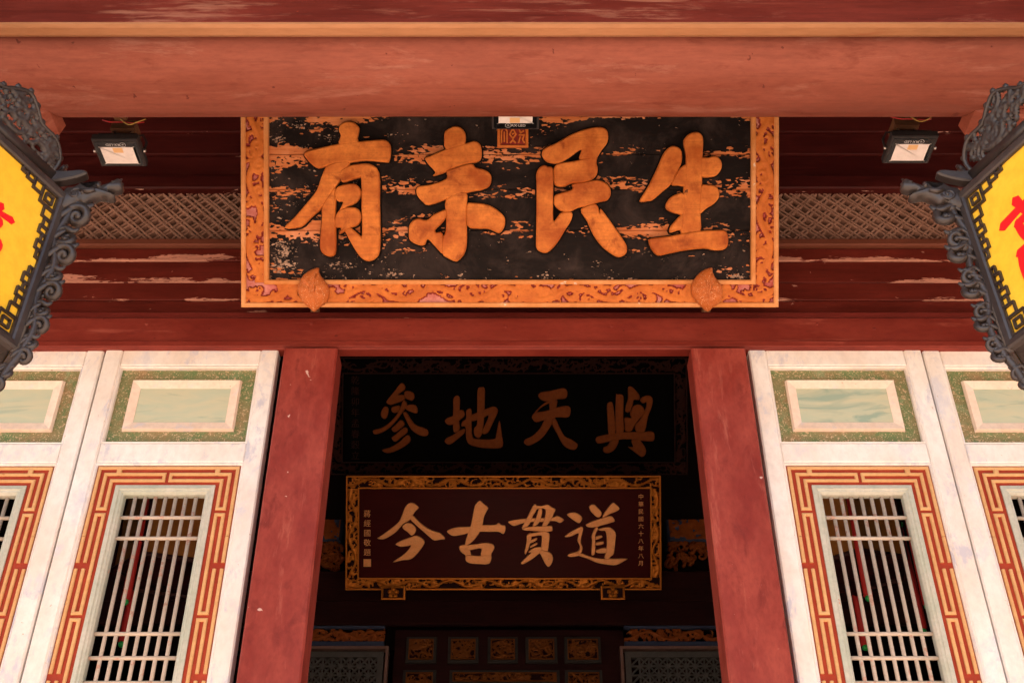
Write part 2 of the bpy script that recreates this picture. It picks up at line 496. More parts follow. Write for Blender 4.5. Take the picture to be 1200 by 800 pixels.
DIMGOLD = paint('dim_gold', (.30, .068, .010), (.37, .092, .015), 30, (1, 1, 1), rough=.55, bump=.3, dirt=(.22, .07, .025), dirt_lo=.55)
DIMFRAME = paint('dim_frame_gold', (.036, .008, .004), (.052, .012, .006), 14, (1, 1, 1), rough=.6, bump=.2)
GILT = paint('bright_gilt', (.82, .34, .12), (.90, .42, .17), 26, (1, 1, 1), rough=.42, metal=.55, bump=.35, dirt=(.60, .28, .11), dirt_lo=.56)
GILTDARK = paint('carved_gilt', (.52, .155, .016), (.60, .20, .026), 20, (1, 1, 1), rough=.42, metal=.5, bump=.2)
GILTGROUND = NT('gilt_ground').out((.022, .004, .003), .6, 0, .1)
PANELGOLD = paint('panel_gold', (.20, .056, .009), (.26, .08, .014), 20, (1, 1, 1), rough=.45, metal=.3, bump=.2)
BLUE = paint('trim_blue', (.045, .06, .12), (.07, .085, .14), 8, (1, 1, 1), rough=.6, bump=.1)
GREY = paint('screen_grey', (.10, .092, .085), (.13, .115, .105), 8, (1, 1, 1), rough=.7, bump=.1)
PINK = paint('screen_edge', (.24, .13, .10), (.28, .16, .13), 8, (1, 1, 1), rough=.6, bump=.1)
TASSEL = NT('tassel_red').out((.45, .015, .012), .7)
BEAD = NT('bead_green').out((.02, .40, .08), .35)
PAVING = paint('paving', (.46, .32, .24), (.52, .38, .29), .35, (1, 1, 1), rough=.85, bump=.3)
HALLFLOOR = paint('hall_floor', (.30, .17, .12), (.35, .21, .15), .8, (1, 1, 1), rough=.6, bump=.1)
PLASTER = paint('wall_plaster', (.33, .07, .05), (.38, .09, .065), 2, (1, 1, 1), rough=.8)

def picture_paint():                    # faint ink landscape in the top panels
    m = NT('panel_picture')
    v = m.coords((1.0, 4.5, 1))
    a = m.noise(v, 5.5, 6, .6, .6)
    col = m.mix(m.ramp(a, .40, .62), (.50, .49, .34), (.42, .47, .35))
    b = m.noise(v, 3.0, 4, .55, 1.2)
    col = m.mix(m.ramp(b, .55, .66, 0, .75), col, (.22, .33, .27))
    m.bump(a, .05)
    return m.out(col, .6)
PICTURE = picture_paint()

def flaked_lacquer():                   # black lacquer of the great plaque, flaking off along the board joints
    m = NT('flaked_lacquer')
    v = m.coords((1, 1, 1), False)
    tc = m.node('ShaderNodeTexCoord'); sp = m.node('ShaderNodeSeparateXYZ')
    m.link(tc.outputs['Object'], sp.inputs[0])
    dust = m.noise(v, 5, 8, .72, .5)
    black = m.mix(m.ramp(dust, .46, .72), (.0075, .0050, .0048), (.046, .032, .029))
    fine = m.noise(m.coords((6, 26, 1), False), 3.0, 8, .72)
    black = m.mix(m.ramp(fine, .52, .75, 0, .5), black, (.030, .018, .014))
    wv = m.coords((1.2, 16, 1), False)
    grain = m.noise(wv, 6, 6, .65, .4)
    wood = m.mix(m.ramp(grain, .35, .65), (.60, .225, .085), (.44, .13, .042))
    wood = m.mix(m.ramp(m.noise(v, 7, 4, .6), .5, .68), wood, (.62, .29, .16))
    gesso = m.mix(m.ramp(m.noise(v, 20, 5, .6), .4, .6), (.46, .32, .235), (.34, .225, .16))
    near = None
    for y in PLANK_SEAMS:               # joints between the boards let go first
        d = m.math('ABSOLUTE', m.math('SUBTRACT', sp.outputs['Y'], y), 0)
        r = m.ramp(d, 0.0, .045, 1, 0)
        near = r if near is None else m.math('MAXIMUM', near, r)
    cv = m.flakes(m.coords((1, 1, 1), False), (60, 130, 1), .45)
    p1 = m.noise(m.scaled(cv, (2.5, 12, 1)), 1.0, 6, .62, .2)
    p2 = m.noise(m.scaled(cv, (15, 46, 1)), 1.0, 6, .7, .2)
    left = m.ramp(sp.outputs['X'], -.9, -.25, .055, -.01)
    big = m.math('ADD', m.math('ADD', p1, m.math('MULTIPLY', near, .145)), left)
    mix_ = m.math('ADD', m.math('MULTIPLY', big, .74), m.math('MULTIPLY', p2, .26))
    pf = m.ramp(mix_, .592, .596)
    low = m.ramp(sp.outputs['Y'], .02, .26, .055, 0)
    gm = m.math('ADD', m.math('ADD', m.noise(m.scaled(m.flakes(m.coords((1, 1, 1), False), (120, 190, 1), .4), (8, 22, 1)), 1.3, 7, .76, .2), low), left)
    gf = m.ramp(gm, .640, .644)
    col = m.mix(gf, black, gesso)
    col = m.mix(pf, col, wood)
    h = m.math('SUBTRACT', m.math('MULTIPLY', fine, .2), m.math('MAXIMUM', pf, m.math('MULTIPLY', gf, .5)))
    m.bump(h, 1.0, .004)
    return m.out(col, m.ramp(pf, 0, 1, .6, .8), 0, .10)

# ================================================================== SETTING
g = MB(); g.box(-400, 400, -400, 400, -.3, 0)
structure(g.build('ground', PAVING))
g = MB(); g.box(-6, 6, 3.2, 14, .004, .15)
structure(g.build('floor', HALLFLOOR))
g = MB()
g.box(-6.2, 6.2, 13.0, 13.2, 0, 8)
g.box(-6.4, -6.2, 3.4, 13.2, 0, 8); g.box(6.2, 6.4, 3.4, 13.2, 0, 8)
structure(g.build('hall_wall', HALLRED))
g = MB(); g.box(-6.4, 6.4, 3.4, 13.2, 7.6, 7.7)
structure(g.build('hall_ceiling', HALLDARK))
g = MB()                                # porch roof: slopes down towards the viewer
g.xf = Matrix(((0, 0, 1, 0), (1, 0, 0, 0), (0, 1, 0, 0), (0, 0, 0, 1)))
g.prism([(.15, 4.80), (3.6, 6.30), (14, 10.5), (14, 10.7), (3.6, 6.5), (.15, 5.0)], -6.5, 6.5)
structure(g.build('roof', HALLDARK))
for sx in (-1, 1):                      # plastered wall beyond the outer door leaves
    g = MB(); x0, x1 = sorted((sx * 2.14, sx * 6.4)); g.box(x0, x1, 3.42, 3.6, 0, 4.6)
    structure(g.build('front_wall', PLASTER))

# ================================================================== FRONT OF THE HALL
FY = 3.33                                # face of the lintel
FP = Plane((0, FY, 0))
z_soffit = FP.px(600, 408)[1]
z_lintel = FP.px(600, 371)[1]
lin = thing('door_lintel', 'long dark red lintel beam running above all the door leaves', 'lintel', (0, FY, 0), FP.rot)
m = MB(); m.box(-3.2, 3.2, z_soffit, z_lintel, -.05, 0, .008)
m.build('beam', RED, lin)
m = MB(); m.box(-3.2, 3.2, 0, .034, -.10, -.012, .006)
m.build('ledge', RED_EDGE, lin, loc=(0, z_lintel, 0))
m = MB(); m.box(-3.2, 3.2, z_soffit + .004, z_soffit + .03, 0, .006, .003)
m.build('bead', RED, lin)
m = MB()
for x in (-1.32, -.75, -.38, .02, .41, 1.16, 1.33):    # nail heads
    m.ball((x + random.uniform(-.05, .05), z_lintel - random.uniform(.03, .06), -.001), .007, 8, (1, 1, .4))
m.build('nail_heads', RED, lin, True)['kind'] = 'stuff'

# header wall above the lintel: boards, clay lattice, stepped dark boards
HY = 3.40
HP = Plane((0, HY, 0))
hd = thing('header_wall', 'peeling dark red board wall with clay lattice band above the lintel', 'wall', (0, HY, 0), HP.rot)
zs = [z_lintel + .030] + [HP.px(200, v)[1] for v in (352, 331, 306, 291)]
for i in range(4):
    m = MB(); m.box(-3.2, 3.2, 0, zs[i + 1] - zs[i] - .003, -.06, .003 * (i % 2), .003)
    m.build('plank', PLANK, hd, loc=(0, zs[i], 0))
z_l0, z_l1 = HP.px(200, 283)[1], HP.px(200, 226)[1]
m = MB(); m.box(-3.2, 3.2, zs[4], z_l0, -.06, .022, .006); m.build('rail', RAIL, hd)
z_u1 = HP.px(200, 211)[1]
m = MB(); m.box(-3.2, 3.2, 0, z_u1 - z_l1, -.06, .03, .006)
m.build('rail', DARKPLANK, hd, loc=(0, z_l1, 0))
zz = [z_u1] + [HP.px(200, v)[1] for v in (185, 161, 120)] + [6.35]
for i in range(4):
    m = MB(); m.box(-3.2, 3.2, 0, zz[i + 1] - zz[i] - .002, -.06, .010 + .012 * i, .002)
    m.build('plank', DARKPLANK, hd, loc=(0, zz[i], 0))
# lattice: doubled diagonal strips
m = MB()
px_, x_lim = .0705, 2.3
hgt = z_l1 - z_l0
def strip(cx, s, off, zf):
    """a diagonal strip through (cx, z_l0) with slope s, clipped to the band"""
    w = .0072
    d = Vector((1, s)).normalized(); nrm = Vector((-d.y, d.x))
    a = Vector((cx, z_l0 - .004)) + nrm * off * s
    b = a + d * ((hgt + .008) / abs(d.y)) * (1 if d.y > 0 else -1)
    pts = [a + nrm * w / 2, b + nrm * w / 2, b - nrm * w / 2, a - nrm * w / 2]
    m.prism([tuple(p) for p in pts], -.045, zf)
n_l = int(2 * (x_lim + hgt) / px_)
for i in range(n_l):
    c = -x_lim - hgt + i * px_
    for off in (-.0080, .0080):
        strip(c + random.uniform(-.002, .002), .96 + random.uniform(-.012, .012), off + random.uniform(-.0008, .0008), -.006 + random.uniform(-.0006, .0006))
        strip(c + hgt + .035 + random.uniform(-.002, .002), -.96 + random.uniform(-.012, .012), off + random.uniform(-.0008, .0008), -.0035 + random.uniform(-.0006, .0006))
ob = m.build('lattice', CLAY, hd); ob['kind'] = 'stuff'
m = MB(); m.box(-3.2, 3.2, z_l0, z_l1, -.30, -.29); m.build('backing', HALLDARK, hd)

# door jambs
for nm, u0, u1, lab in (('door_jamb', 333, 395.5, 'weathered red post standing left of the open doorway'),
                        ('door_jamb', 810, 873.5, 'weathered red post standing right of the open doorway')):
    JY = 3.30
    a, b = at(u0, 408, JY), at(u1, 408, JY)
    j = thing(nm, lab, 'door post', ((a.x + b.x) / 2, JY, 0), (R(90), 0, 0), 'posts of the doorway')
    w = (b.x - a.x) / 2
    jt = at(600, 406.5, JY).z
    m = MB(); m.box(-w, w, .15, jt, -.115, 0, .006)
    m.build('post', JAMB, j)
    m = MB(); m.box(-w - .03, w + .03, .15, .40, -.15, .03, .02); m.build('foot_block', GREY, j)

# door leaves ------------------------------------------------------
LY = 3.343
LW = .6235
TOP = 4.05
def make_leaf():
    r = thing('door_leaf', 'x', 'door', (0, LY, 0), (R(90), 0, 0), 'door leaves of the hall')
    hw = LW / 2; ow = .25
    zg1, zg0, zr1, zr0 = 3.930, 3.609, 3.532, 2.06
    def bx(name, x0, x1, y0, y1, z0=-.05, z1=0.0, mat=WHITE, b=.005):
        mm = MB(); mm.box(x0, x1, y0, y1, z0, z1, b); return mm.build(name, mat, r)
    bx('stile', -hw, -ow, .22, TOP); bx('stile', ow, hw, .22, TOP)
    for y0, y1 in ((zg1, TOP), (zr1, zg0), (zr0 - .08, zr0), (1.58, 1.66), (.22, .34)):
        bx('rail', -ow, ow, y0, y1, -.05, -.003)
    # bead mouldings round each field
    for y0, y1 in ((zg0, zg1), (zr0, zr1), (1.66, zr0 - .08), (.34, 1.58)):
        mm = MB(); mm.sweep(rect(-ow, ow, y0, y1), [(0, -.03), (0, -.006), (.004, -.004), (.008, -.010), (.008, -.03)], True)
        mm.build('bead', WHITE, r)
    # top panel (and a like one low down): green border, white bevelled ring, painted picture
    for y0, y1 in ((zg0, zg1), (1.66, zr0 - .08)):
        p = MB(); p.box(-ow, ow, y0, y1, -.05, -.024); po = p.build('panel', GREEN, r)
        e = .056
        q = rect(-ow + e, ow - e, y0 + e, y1 - e)
        mm = MB(); mm.sweep(q, [(0, -.026), (0, -.020), (.004, -.008), (.034, -.016), (.034, -.026)], True)
        mm.build('bevelled_ring', LIT_WHITE, po)
        mm = MB(); mm.box(-ow + e + .033, ow - e - .033, y0 + e + .033, y1 - e - .033, -.026, -.0175)
        mm.build('picture', PICTURE, po)
    bx('panel', -ow, ow, .34, 1.58, -.05, -.022, GREEN, .004)
    # red fret board: a frame with the window opening in it
    sw = .081
    mm = MB(); mm.sweep(rect(-ow + .007, ow - .007, zr0 + .007, zr1 - .007), [(0, -.045), (0, -.014), (sw, -.014), (sw, -.045)], True)
    fb = mm.build('fret_board', FRETRED, r)
    lanes = [.0175, .0415, .0655]
    # one running key pattern per side, gold bars proud of the board
    mm = MB()
    bar = [(-.0056, -.0145), (-.0056, -.0095), (-.0032, -.0070), (.0032, -.0070), (.0056, -.0095), (.0056, -.0145)]
    def key(P, s0, a, n):
        """P(s, lane) -> point; n periods of length 2a starting at s0"""
        pts = [P(s0, 2)]
        gp = .011
        for k in range(n):
            s = s0 + 2 * a * k
            pts += [P(s + a - gp, 2), P(s + a - gp, 1), P(s + 2 * gp, 1), P(s + 2 * gp, 0), P(s + 2 * a - 2 * gp, 0), P(s + 2 * a - 2 * gp, 1), P(s + a + gp, 1), P(s + a + gp, 2)]
        pts.append(P(s0 + 2 * a * n, 2))
        return pts
    top = lambda s, l: (-ow + s, zr1 - lanes[l])
    bot = lambda s, l: (-ow + s, zr0 + lanes[l])
    # top run joined to the corner hooks
    W = 2 * ow
    c = lanes[2]
    a_t = (W - 2 * c) / 2
    drop = .205
    def corner(side, vert):
        """hook at a corner: from the inner lane, down, back up the middle lane, out, up and down the outer lane"""
        X = (lambda l: -ow + lanes[l]) if side < 0 else (lambda l: ow - lanes[l])
        Yv = (lambda l: zr1 - lanes[l]) if vert > 0 else (lambda l: zr0 + lanes[l])
        d = -vert
        xo = X(1) - side * .040
        return [(X(2), Yv(2)), (X(2), Yv(2) + d * .105), (X(1), Yv(2) + d * .105), (X(1), Yv(1)), (xo, Yv(1)), (xo, Yv(0)), (X(0), Yv(0)), (X(0), Yv(2) + d * drop)]
    for vert in (1, -1):
        run = key(top if vert > 0 else bot, c, a_t, 1)
        path = corner(-1, vert)[::-1][:-1] + run[:-1] + corner(1, vert)
        # widen nothing: drop duplicate points
        out = [path[0]]
        for q in path[1:]:
            if (Vector(q) - Vector(out[-1])).length > 1e-5: out.append(q)
        mm.sweep(out, bar)
    # the sides between the corner hooks
    ys0, ys1 = zr1 - c - .105 - .022, zr0 + c + .105 + .022
    Ls = ys0 - ys1
    for side in (-1, 1):
        X = (lambda l, s=side: s * (ow - lanes[l]))
        npd = 3
        a = Ls / (2 * npd)
        S = lambda s, l: (X(l), ys0 - s)
        gp = .011
        y_top = zr1 - c - drop
        for k in range(npd):
            s = 2 * a * k
            # inner/middle U that hangs from the inner lane, and the outer/middle U that faces it
            if k == 0:
                first = [S(0, 1), S(0, 2)]
            else:
                first = [S(s, 1), S(s, 2)]
            p1 = [S(s + a - gp, 1), S(s, 1), S(s, 2), S(s + 2 * a - 2 * gp, 2), S(s + 2 * a - 2 * gp, 1), S(s + a + gp, 1)]
            if k > 0:
                pass
            mm.sweep(p1, bar)
            if k == 0:
                mm.sweep([(X(0), y_top - .002), S(s + a - gp, 0), S(s + a - gp, 1.0) if False else (X(0) , ys0 - (s + a - gp) + .0)][:2], bar)
            lo = s + a + gp
            hi = s + 3 * a - gp if k < npd - 1 else Ls - .0
            mm.sweep([S(lo, 0), S(hi, 0)], bar)
    mm.build('fret', FRETGOLD, fb)
    # pale window frame and round bars
    q = .25 - .007 - sw
    zt, zb = zr1 - .007 - sw, zr0 + .007 + sw
    mm = MB()
    mm.sweep(rect(-q, q, zb, zt), [(-.004, -.045), (-.004, -.008), (.010, -.005), (.014, -.010), (.020, -.011), (.027, -.020), (.027, -.045)], True)
    wf = mm.build('window_frame', PALE, r)
    ox, oy0, oy1 = q - .027, zb + .027, zt - .027
    vb = MB(); vb.tube([(0, oy0 - .003, 0), (0, oy1 + .003, 0)], .0066, 8)
    vme = vb.mesh('bar', BAR, True)
    for i in range(7):
        put('bar', vme, wf, (-ox + 2 * ox * (i + 1) / 8, 0, -.036 + random.uniform(-.001, .001)))
    hb = MB(); hb.tube([(-ox - .003, 0, 0), (ox + .003, 0, 0)], .0067, 8, up=(0, 0, 1))
    hme = hb.mesh('bar', BAR, True)
    for z in (3.346, 3.271, 2.947, 2.870, 2.793, 2.470, 2.395, 2.25):
        put('bar', hme, wf, (0, z - .006, -.0335))
    return r

leaf = make_leaf()
leaf_x = [(-1.1565, 'white door leaf with green top panel beside the left red post'),
          (1.1665, 'white door leaf with green top panel beside the right red post'),
          (-1.788, 'white door leaf at the far left, partly behind the left lantern'),
          (1.797, 'white door leaf at the far right, partly behind the right lantern')]
for i, (x, lab) in enumerate(leaf_x):
    l = leaf if i == 0 else dup(leaf, lab)
    l['label'] = lab
    l.location = (x, LY + (.004 if i > 1 else 0), 0)

# ================================================================== PORCH BEAM AND FASCIA
log_c, log_r = (2.21, 4.262), .187
lb = thing('porch_beam', 'thick round faded red beam crossing the top of the picture', 'beam', (0, log_c[0], log_c[1] - log_r))
m = MB()
ns, nl = 40, 60
vs = []; fs = []
for i in range(nl + 1):
    x = -3.2 + 6.4 * i / nl
    for k in range(ns):
        a = 2 * math.pi * k / ns
        rr = log_r * (1 + .006 * math.sin(3 * a + x) + .004 * math.sin(x * 2.3 + a))
        vs.append((x, rr * math.cos(a), max(log_r + rr * math.sin(a), .004)))
for i in range(nl):
    for k in range(ns):
        l = (k + 1) % ns
        fs.append((i * ns + k, i * ns + l, (i + 1) * ns + l, (i + 1) * ns + k))
m.add(vs, fs)
m.build('shaft', LOG, lb, True)
for sx in (-1, 1):                      # curved corbels under the ends
    m = MB()
    m.xf = Matrix(((1, 0, 0, 0), (0, 0, 1, 0), (0, 1, 0, 0), (0, 0, 0, 1)))
    prof = [(sx * 1.335, .05), (sx * 1.345, .012), (sx * 1.37, -.004), (sx * 1.42, -.014), (sx * 1.50, -.020), (sx * 2.2, -.020), (sx * 2.2, .05)]
    m.prism(prof, .06, .17, .008, True)
    m.build('corbel', LOG, lb)
fz = at(600, 29, 2.0).z
fa = thing('fascia_board', 'dark red peeling board above the round beam at the top edge', 'board', (0, 2.0, fz), (R(90), 0, 0))
m = MB(); m.box(-3.2, 3.2, .010, .55, -.045, 0, .003)
m.build('board', FASCIA, fa)
m = MB()
m.xf = Matrix(((0, 0, 1, 0), (0, 1, 0, 0), (1, 0, 0, 0), (0, 0, 0, 1)))
m.prism([(-.043, .010), (-.043, .002), (-.034, -.002), (-.010, -.001), (-.001, .003), (-.0005, .010)], -3.2, 3.2)
m.build('moulding', LIT_TAN, fa, False)  # bounce light on the board's underside, put into this strip's tan colour

# ================================================================== CHARACTERS
def grow(poly, d):
    n = len(poly)
    area = sum(poly[i][0] * poly[(i + 1) % n][1] - poly[(i + 1) % n][0] * poly[i][1] for i in range(n))
    sg = 1 if area > 0 else -1
    out = []
    for i in range(n):
        e = Vector(poly[(i + 1) % n]) - Vector(poly[i - 1])
        nr = Vector((e.y, -e.x)).normalized() * d * sg
        out.append((poly[i][0] + nr.x, poly[i][1] + nr.y))
    return out

def glyph(name, strokes, plane, scale, ou, ov, mat, parent, h, bev, k=3, dh=.0012):
    m = MB()
    for i, st in enumerate(strokes):
        pts = [plane.px(ou + x / scale, ov + y / scale) for x, y in st]
        m.prism(catmull(pts, k), .0, h + dh * i, bev)
    return m.build(name, mat, parent)

YOU = [[(288,95),(298,72),(325,60),(360,63),(385,85),(384,110),(378,140),(380,170),(290,172),(297,130),(290,110)],
 [(118,222),(130,205),(190,190),(290,168),(380,158),(470,150),(515,150),(538,170),(542,205),(535,250),(515,258),(420,250),(340,262),(240,275),(185,287),(150,265),(128,240)],
 [(240,270),(338,255),(322,300),(275,375),(215,470),(150,530),(100,575),(22,580),(70,530),(130,460),(180,395),(205,325)],
 [(208,470),(250,410),(273,385),(272,480),(273,560),(273,690),(255,718),(225,715),(200,690),(196,640),(205,540)],
 [(295,305),(330,280),(380,268),(440,268),(485,310),(488,450),(490,560),(488,690),(465,730),(430,742),(400,728),(370,690),(325,610),(320,590),(345,580),(385,610),(402,615),(400,480),(398,345),(385,335),(350,345),(325,355),(300,352)],
 [(272,430),(276,390),(300,373),(360,364),(390,385),(396,420),(370,458),(325,478),(290,500),(310,455),(285,450)],
 [(270,575),(275,520),(300,490),(350,480),(385,490),(398,530),(380,565),(345,580),(310,600),(290,610),(300,580)]]
WEI = [[(233,85),(250,60),(290,43),(325,55),(345,85),(345,130),(345,165),(243,170)],
 [(132,212),(160,200),(240,165),(345,135),(390,122),(418,135),(430,165),(428,210),(405,232),(340,245),(270,268),(240,285),(215,295),(172,305),(185,285),(145,240)],
 [(85,380),(100,362),(170,350),(243,322),(245,285),(270,270),(340,248),(380,243),(400,262),(440,272),(475,295),(482,325),(470,360),(430,380),(380,388),(300,410),(240,430),(150,460),(115,440),(90,410)],
 [(243,430),(345,390),(352,470),(352,560),(352,660),(340,715),(310,750),(290,757),(250,740),(222,715),(222,640),(240,600),(243,520)],
 [(45,600),(48,570),(65,545),(95,532),(140,540),(180,510),(240,485),(246,520),(215,560),(185,590),(190,605),(224,612),(226,715),(185,680),(145,640),(130,668),(105,673),(70,660),(48,640)],
 [(354,460),(380,450),(440,455),(490,472),(540,510),(555,540),(548,580),(525,608),(500,600),(460,585),(410,585),(354,568)]]
MIN = [[(90,190),(105,160),(160,135),(240,90),(310,62),(380,48),(425,55),(440,85),(436,130),(410,165),(385,205),(372,222),(290,218),(300,170),(280,175),(240,205),(190,235),(150,240),(110,225)],
 [(152,290),(155,262),(180,240),(260,228),(370,205),(378,240),(385,265),(380,300),(355,325),(300,345),(250,345),(215,360),(180,362),(155,345)],
 [(155,430),(165,405),(250,378),(250,350),(320,338),(380,328),(430,345),(452,375),(452,410),(435,435),(390,445),(340,465),(280,475),(240,495),(200,495),(170,475),(155,455)],
 [(60,300),(72,268),(100,250),(120,258),(148,272),(150,400),(150,540),(175,520),(195,500),(248,500),(245,540),(215,590),(175,655),(140,695),(110,713),(80,705),(60,680),(60,600),(62,450),(62,350)],
 [(297,482),(375,455),(396,505),(400,480),(440,530),(490,600),(530,660),(540,690),(532,720),(500,735),(465,722),(410,680),(365,620),(330,545)]]
SHENG = [[(40,438),(80,370),(130,270),(165,190),(195,155),(225,148),(255,165),(264,200),(258,245),(235,290),(210,345),(160,390),(110,432),(85,438)],
 [(210,350),(235,290),(265,255),(290,255),(290,355),(245,355)],
 [(272,130),(285,98),(315,78),(350,76),(372,100),(374,150),(370,260),(368,400),(360,500),(358,605),(260,612),(262,520),(270,400),(280,300),(285,200)],
 [(362,215),(400,210),(440,202),(468,225),(473,260),(455,295),(425,310),(362,305)],
 [(178,460),(190,435),(215,412),(276,400),(274,510),(245,508),(205,495),(182,480)],
 [(362,365),(400,355),(440,362),(458,390),(455,425),(430,455),(390,480),(356,498)],
 [(200,605),(205,570),(250,520),(268,512),(266,580),(240,595)],
 [(88,655),(95,638),(200,625),(320,602),(440,594),(485,596),(503,620),(504,670),(485,695),(440,700),(380,690),(280,700),(190,718),(140,728),(115,710),(95,680)]]
JIN = [[(82,335),(110,315),(180,265),(250,205),(280,140),(300,90),(330,60),(365,58),(400,85),(405,100),(380,125),(358,160),(340,190),(290,220),(265,245),(230,285),(170,325),(125,343)],
 [(335,180),(360,155),(400,195),(440,230),(490,262),(545,282),(580,295),(612,338),(575,345),(530,352),(490,325),(440,280),(395,240)],
 [(278,240),(310,215),(350,220),(385,255),(380,290),(350,313),(318,285),(290,265)],
 [(225,378),(270,350),(340,325),(385,312),(430,330),(452,365),(430,410),(385,465),(340,498),(280,505),(205,520),(260,480),(310,440),(345,390),(320,395),(270,400),(240,390)]]
GU = [[(625,280),(660,258),(720,245),(810,242),(900,230),(1000,228),(1030,212),(1050,228),(1080,235),(1083,270),(1065,302),(1030,285),(960,285),(880,285),(800,295),(740,308),(680,316),(650,305)],
 [(850,70),(882,38),(915,65),(948,95),(935,125),(915,170),(905,230),(880,290),(840,345),(800,380),(768,385),(780,320),(805,260),(820,190),(835,110)],
 [(720,405),(735,387),(790,385),(805,425),(815,470),(800,500),(772,490),(768,465),(735,440)],
 [(785,390),(850,378),(930,367),(985,380),(997,410),(975,450),(965,472),(890,470),(895,415),(840,420),(800,425)],
 [(772,475),(800,462),(870,470),(965,466),(972,500),(950,535),(880,535),(810,530),(775,510)]]
GUAN = [[(35,205),(80,190),(180,178),(300,175),(390,170),(420,158),(470,185),(465,200),(440,215),(400,200),(330,205),(230,208),(160,215),(95,237),(65,232)],
 [(180,180),(205,130),(225,90),(240,68),(262,80),(255,120),(230,160),(215,205),(190,240),(150,262),(145,245),(165,210)],
 [(245,80),(300,80),(345,70),(380,92),(408,108),(390,150),(370,190),(335,240),(300,245),(320,180),(325,110),(280,105),(250,110)],
 [(275,108),(300,103),(300,150),(280,210),(240,245),(225,240),(255,170)],
 [(145,258),(200,242),(300,238),(370,235),(382,250),(378,278),(310,282),(220,275),(165,272)],
 [(182,310),(215,290),(220,330),(205,390),(175,458),(163,440),(172,400),(180,350)],
 [(200,300),(260,285),(320,278),(360,300),(355,370),(345,435),(300,445),(290,420),(298,340),(290,310),(220,320)],
 [(210,350),(255,330),(262,345),(215,372)], [(208,395),(255,365),(262,382),(212,408)],
 [(195,435),(240,405),(295,400),(300,432),(265,460),(205,445)],
 [(255,430),(270,455),(230,490),(190,515),(150,535),(135,520),(165,490),(200,455)],
 [(280,430),(330,430),(375,455),(387,490),(375,530),(350,555),(325,530),(300,480)]]
DAO = [[(495,148),(530,132),(575,137),(610,165),(612,190),(590,218),(555,200),(520,175)],
 [(478,318),(520,285),(605,242),(622,265),(608,330),(605,370),(618,405),(612,440),(590,470),(530,480),(500,470),(520,450),(575,435),(595,400),(575,350),(585,295),(540,315),(495,327)],
 [(560,455),(600,445),(660,470),(730,488),(810,492),(900,490),(968,492),(940,512),(880,542),(810,540),(730,525),(660,495),(600,475)],
 [(668,80),(705,68),(735,95),(765,130),(760,160),(735,172),(700,145),(675,115)],
 [(770,165),(800,115),(830,75),(855,55),(890,80),(905,105),(880,125),(830,145),(790,170)],
 [(643,225),(680,205),(750,180),(820,160),(850,165),(868,200),(830,215),(760,235),(700,250),(655,245)],
 [(715,250),(740,256),(718,310),(718,400),(712,455),(688,465),(685,420),(690,350),(685,320)],
 [(735,262),(800,245),(835,250),(875,290),(872,360),(862,450),(835,475),(820,498),(785,484),(800,430),(805,350),(795,280),(760,275)],
 [(720,320),(760,310),(770,325),(722,345)], [(722,365),(775,355),(778,378),(725,388)], [(718,425),(795,405),(802,445),(735,448)]]
SHEN = [[(155,210),(165,185),(210,130),(255,70),(275,57),(300,80),(295,110),(245,150),(290,150),(300,180),(270,200),(230,215),(185,228)],
 [(295,130),(325,118),(365,135),(372,170),(355,195),(330,190),(298,170)],
 [(145,240),(170,260),(160,320),(135,338),(110,310),(120,265)],
 [(195,250),(215,240),(260,235),(250,280),(215,290),(195,275)],
 [(285,195),(310,205),(310,240),(270,300),(220,365),(160,420),(100,452),(60,455),(48,430),(70,420),(120,405),(190,355),(250,280)],
 [(300,240),(340,225),(380,230),(398,265),(390,292),(355,285),(310,265)],
 [(285,290),(310,285),(345,340),(385,385),(440,405),(475,425),(478,460),(450,472),(400,458),(350,420),(310,350)],
 [(195,415),(230,380),(265,345),(290,360),(295,385),(260,415),(220,440)],
 [(195,485),(230,455),(290,405),(318,415),(315,445),(270,480),(225,515)],
 [(120,578),(180,560),(250,520),(315,465),(340,480),(340,515),(290,555),(220,590),(160,602)]]
DI = [[(675,190),(690,160),(715,158),(728,190),(725,270),(720,350),(725,420),(680,440),(672,350),(675,260)],
 [(610,355),(630,330),(680,310),(725,270),(755,270),(763,310),(735,340),(690,375),(640,385)],
 [(608,510),(625,485),(670,465),(720,430),(765,415),(760,450),(715,490),(655,535),(625,532)],
 [(775,280),(790,258),(815,262),(820,320),(820,400),(825,470),(860,495),(990,495),(1010,460),(1035,350),(1055,470),(1065,530),(1045,562),(960,567),(870,557),(800,535),(775,480),(770,400),(740,395),(745,360),(775,335)],
 [(812,310),(870,285),(930,260),(985,240),(1018,255),(1022,290),(985,370),(950,440),(920,455),(900,440),(930,370),(950,310),(910,330),(830,355),(812,345)],
 [(865,115),(890,90),(920,100),(922,180),(918,290),(912,380),(900,450),(875,485),(840,465),(838,410),(860,380),(862,280)]]
TIAN = [[(205,160),(225,130),(300,118),(390,98),(425,110),(432,145),(415,178),(340,185),(270,200),(230,190)],
 [(292,190),(352,185),(345,260),(335,330),(310,380),(250,470),(190,520),(130,545),(95,525),(105,495),(160,470),(215,415),(255,340),(290,280)],
 [(155,320),(180,290),(260,275),(340,250),(420,235),(455,250),(455,295),(435,325),(350,325),(260,345),(190,362),(165,345)],
 [(160,310),(200,260),(250,215),(292,198),(288,215),(240,240),(200,275),(185,300)],
 [(310,370),(335,330),(365,390),(410,470),(460,495),(510,530),(512,550),(490,578),(440,570),(395,535),(355,460)]]
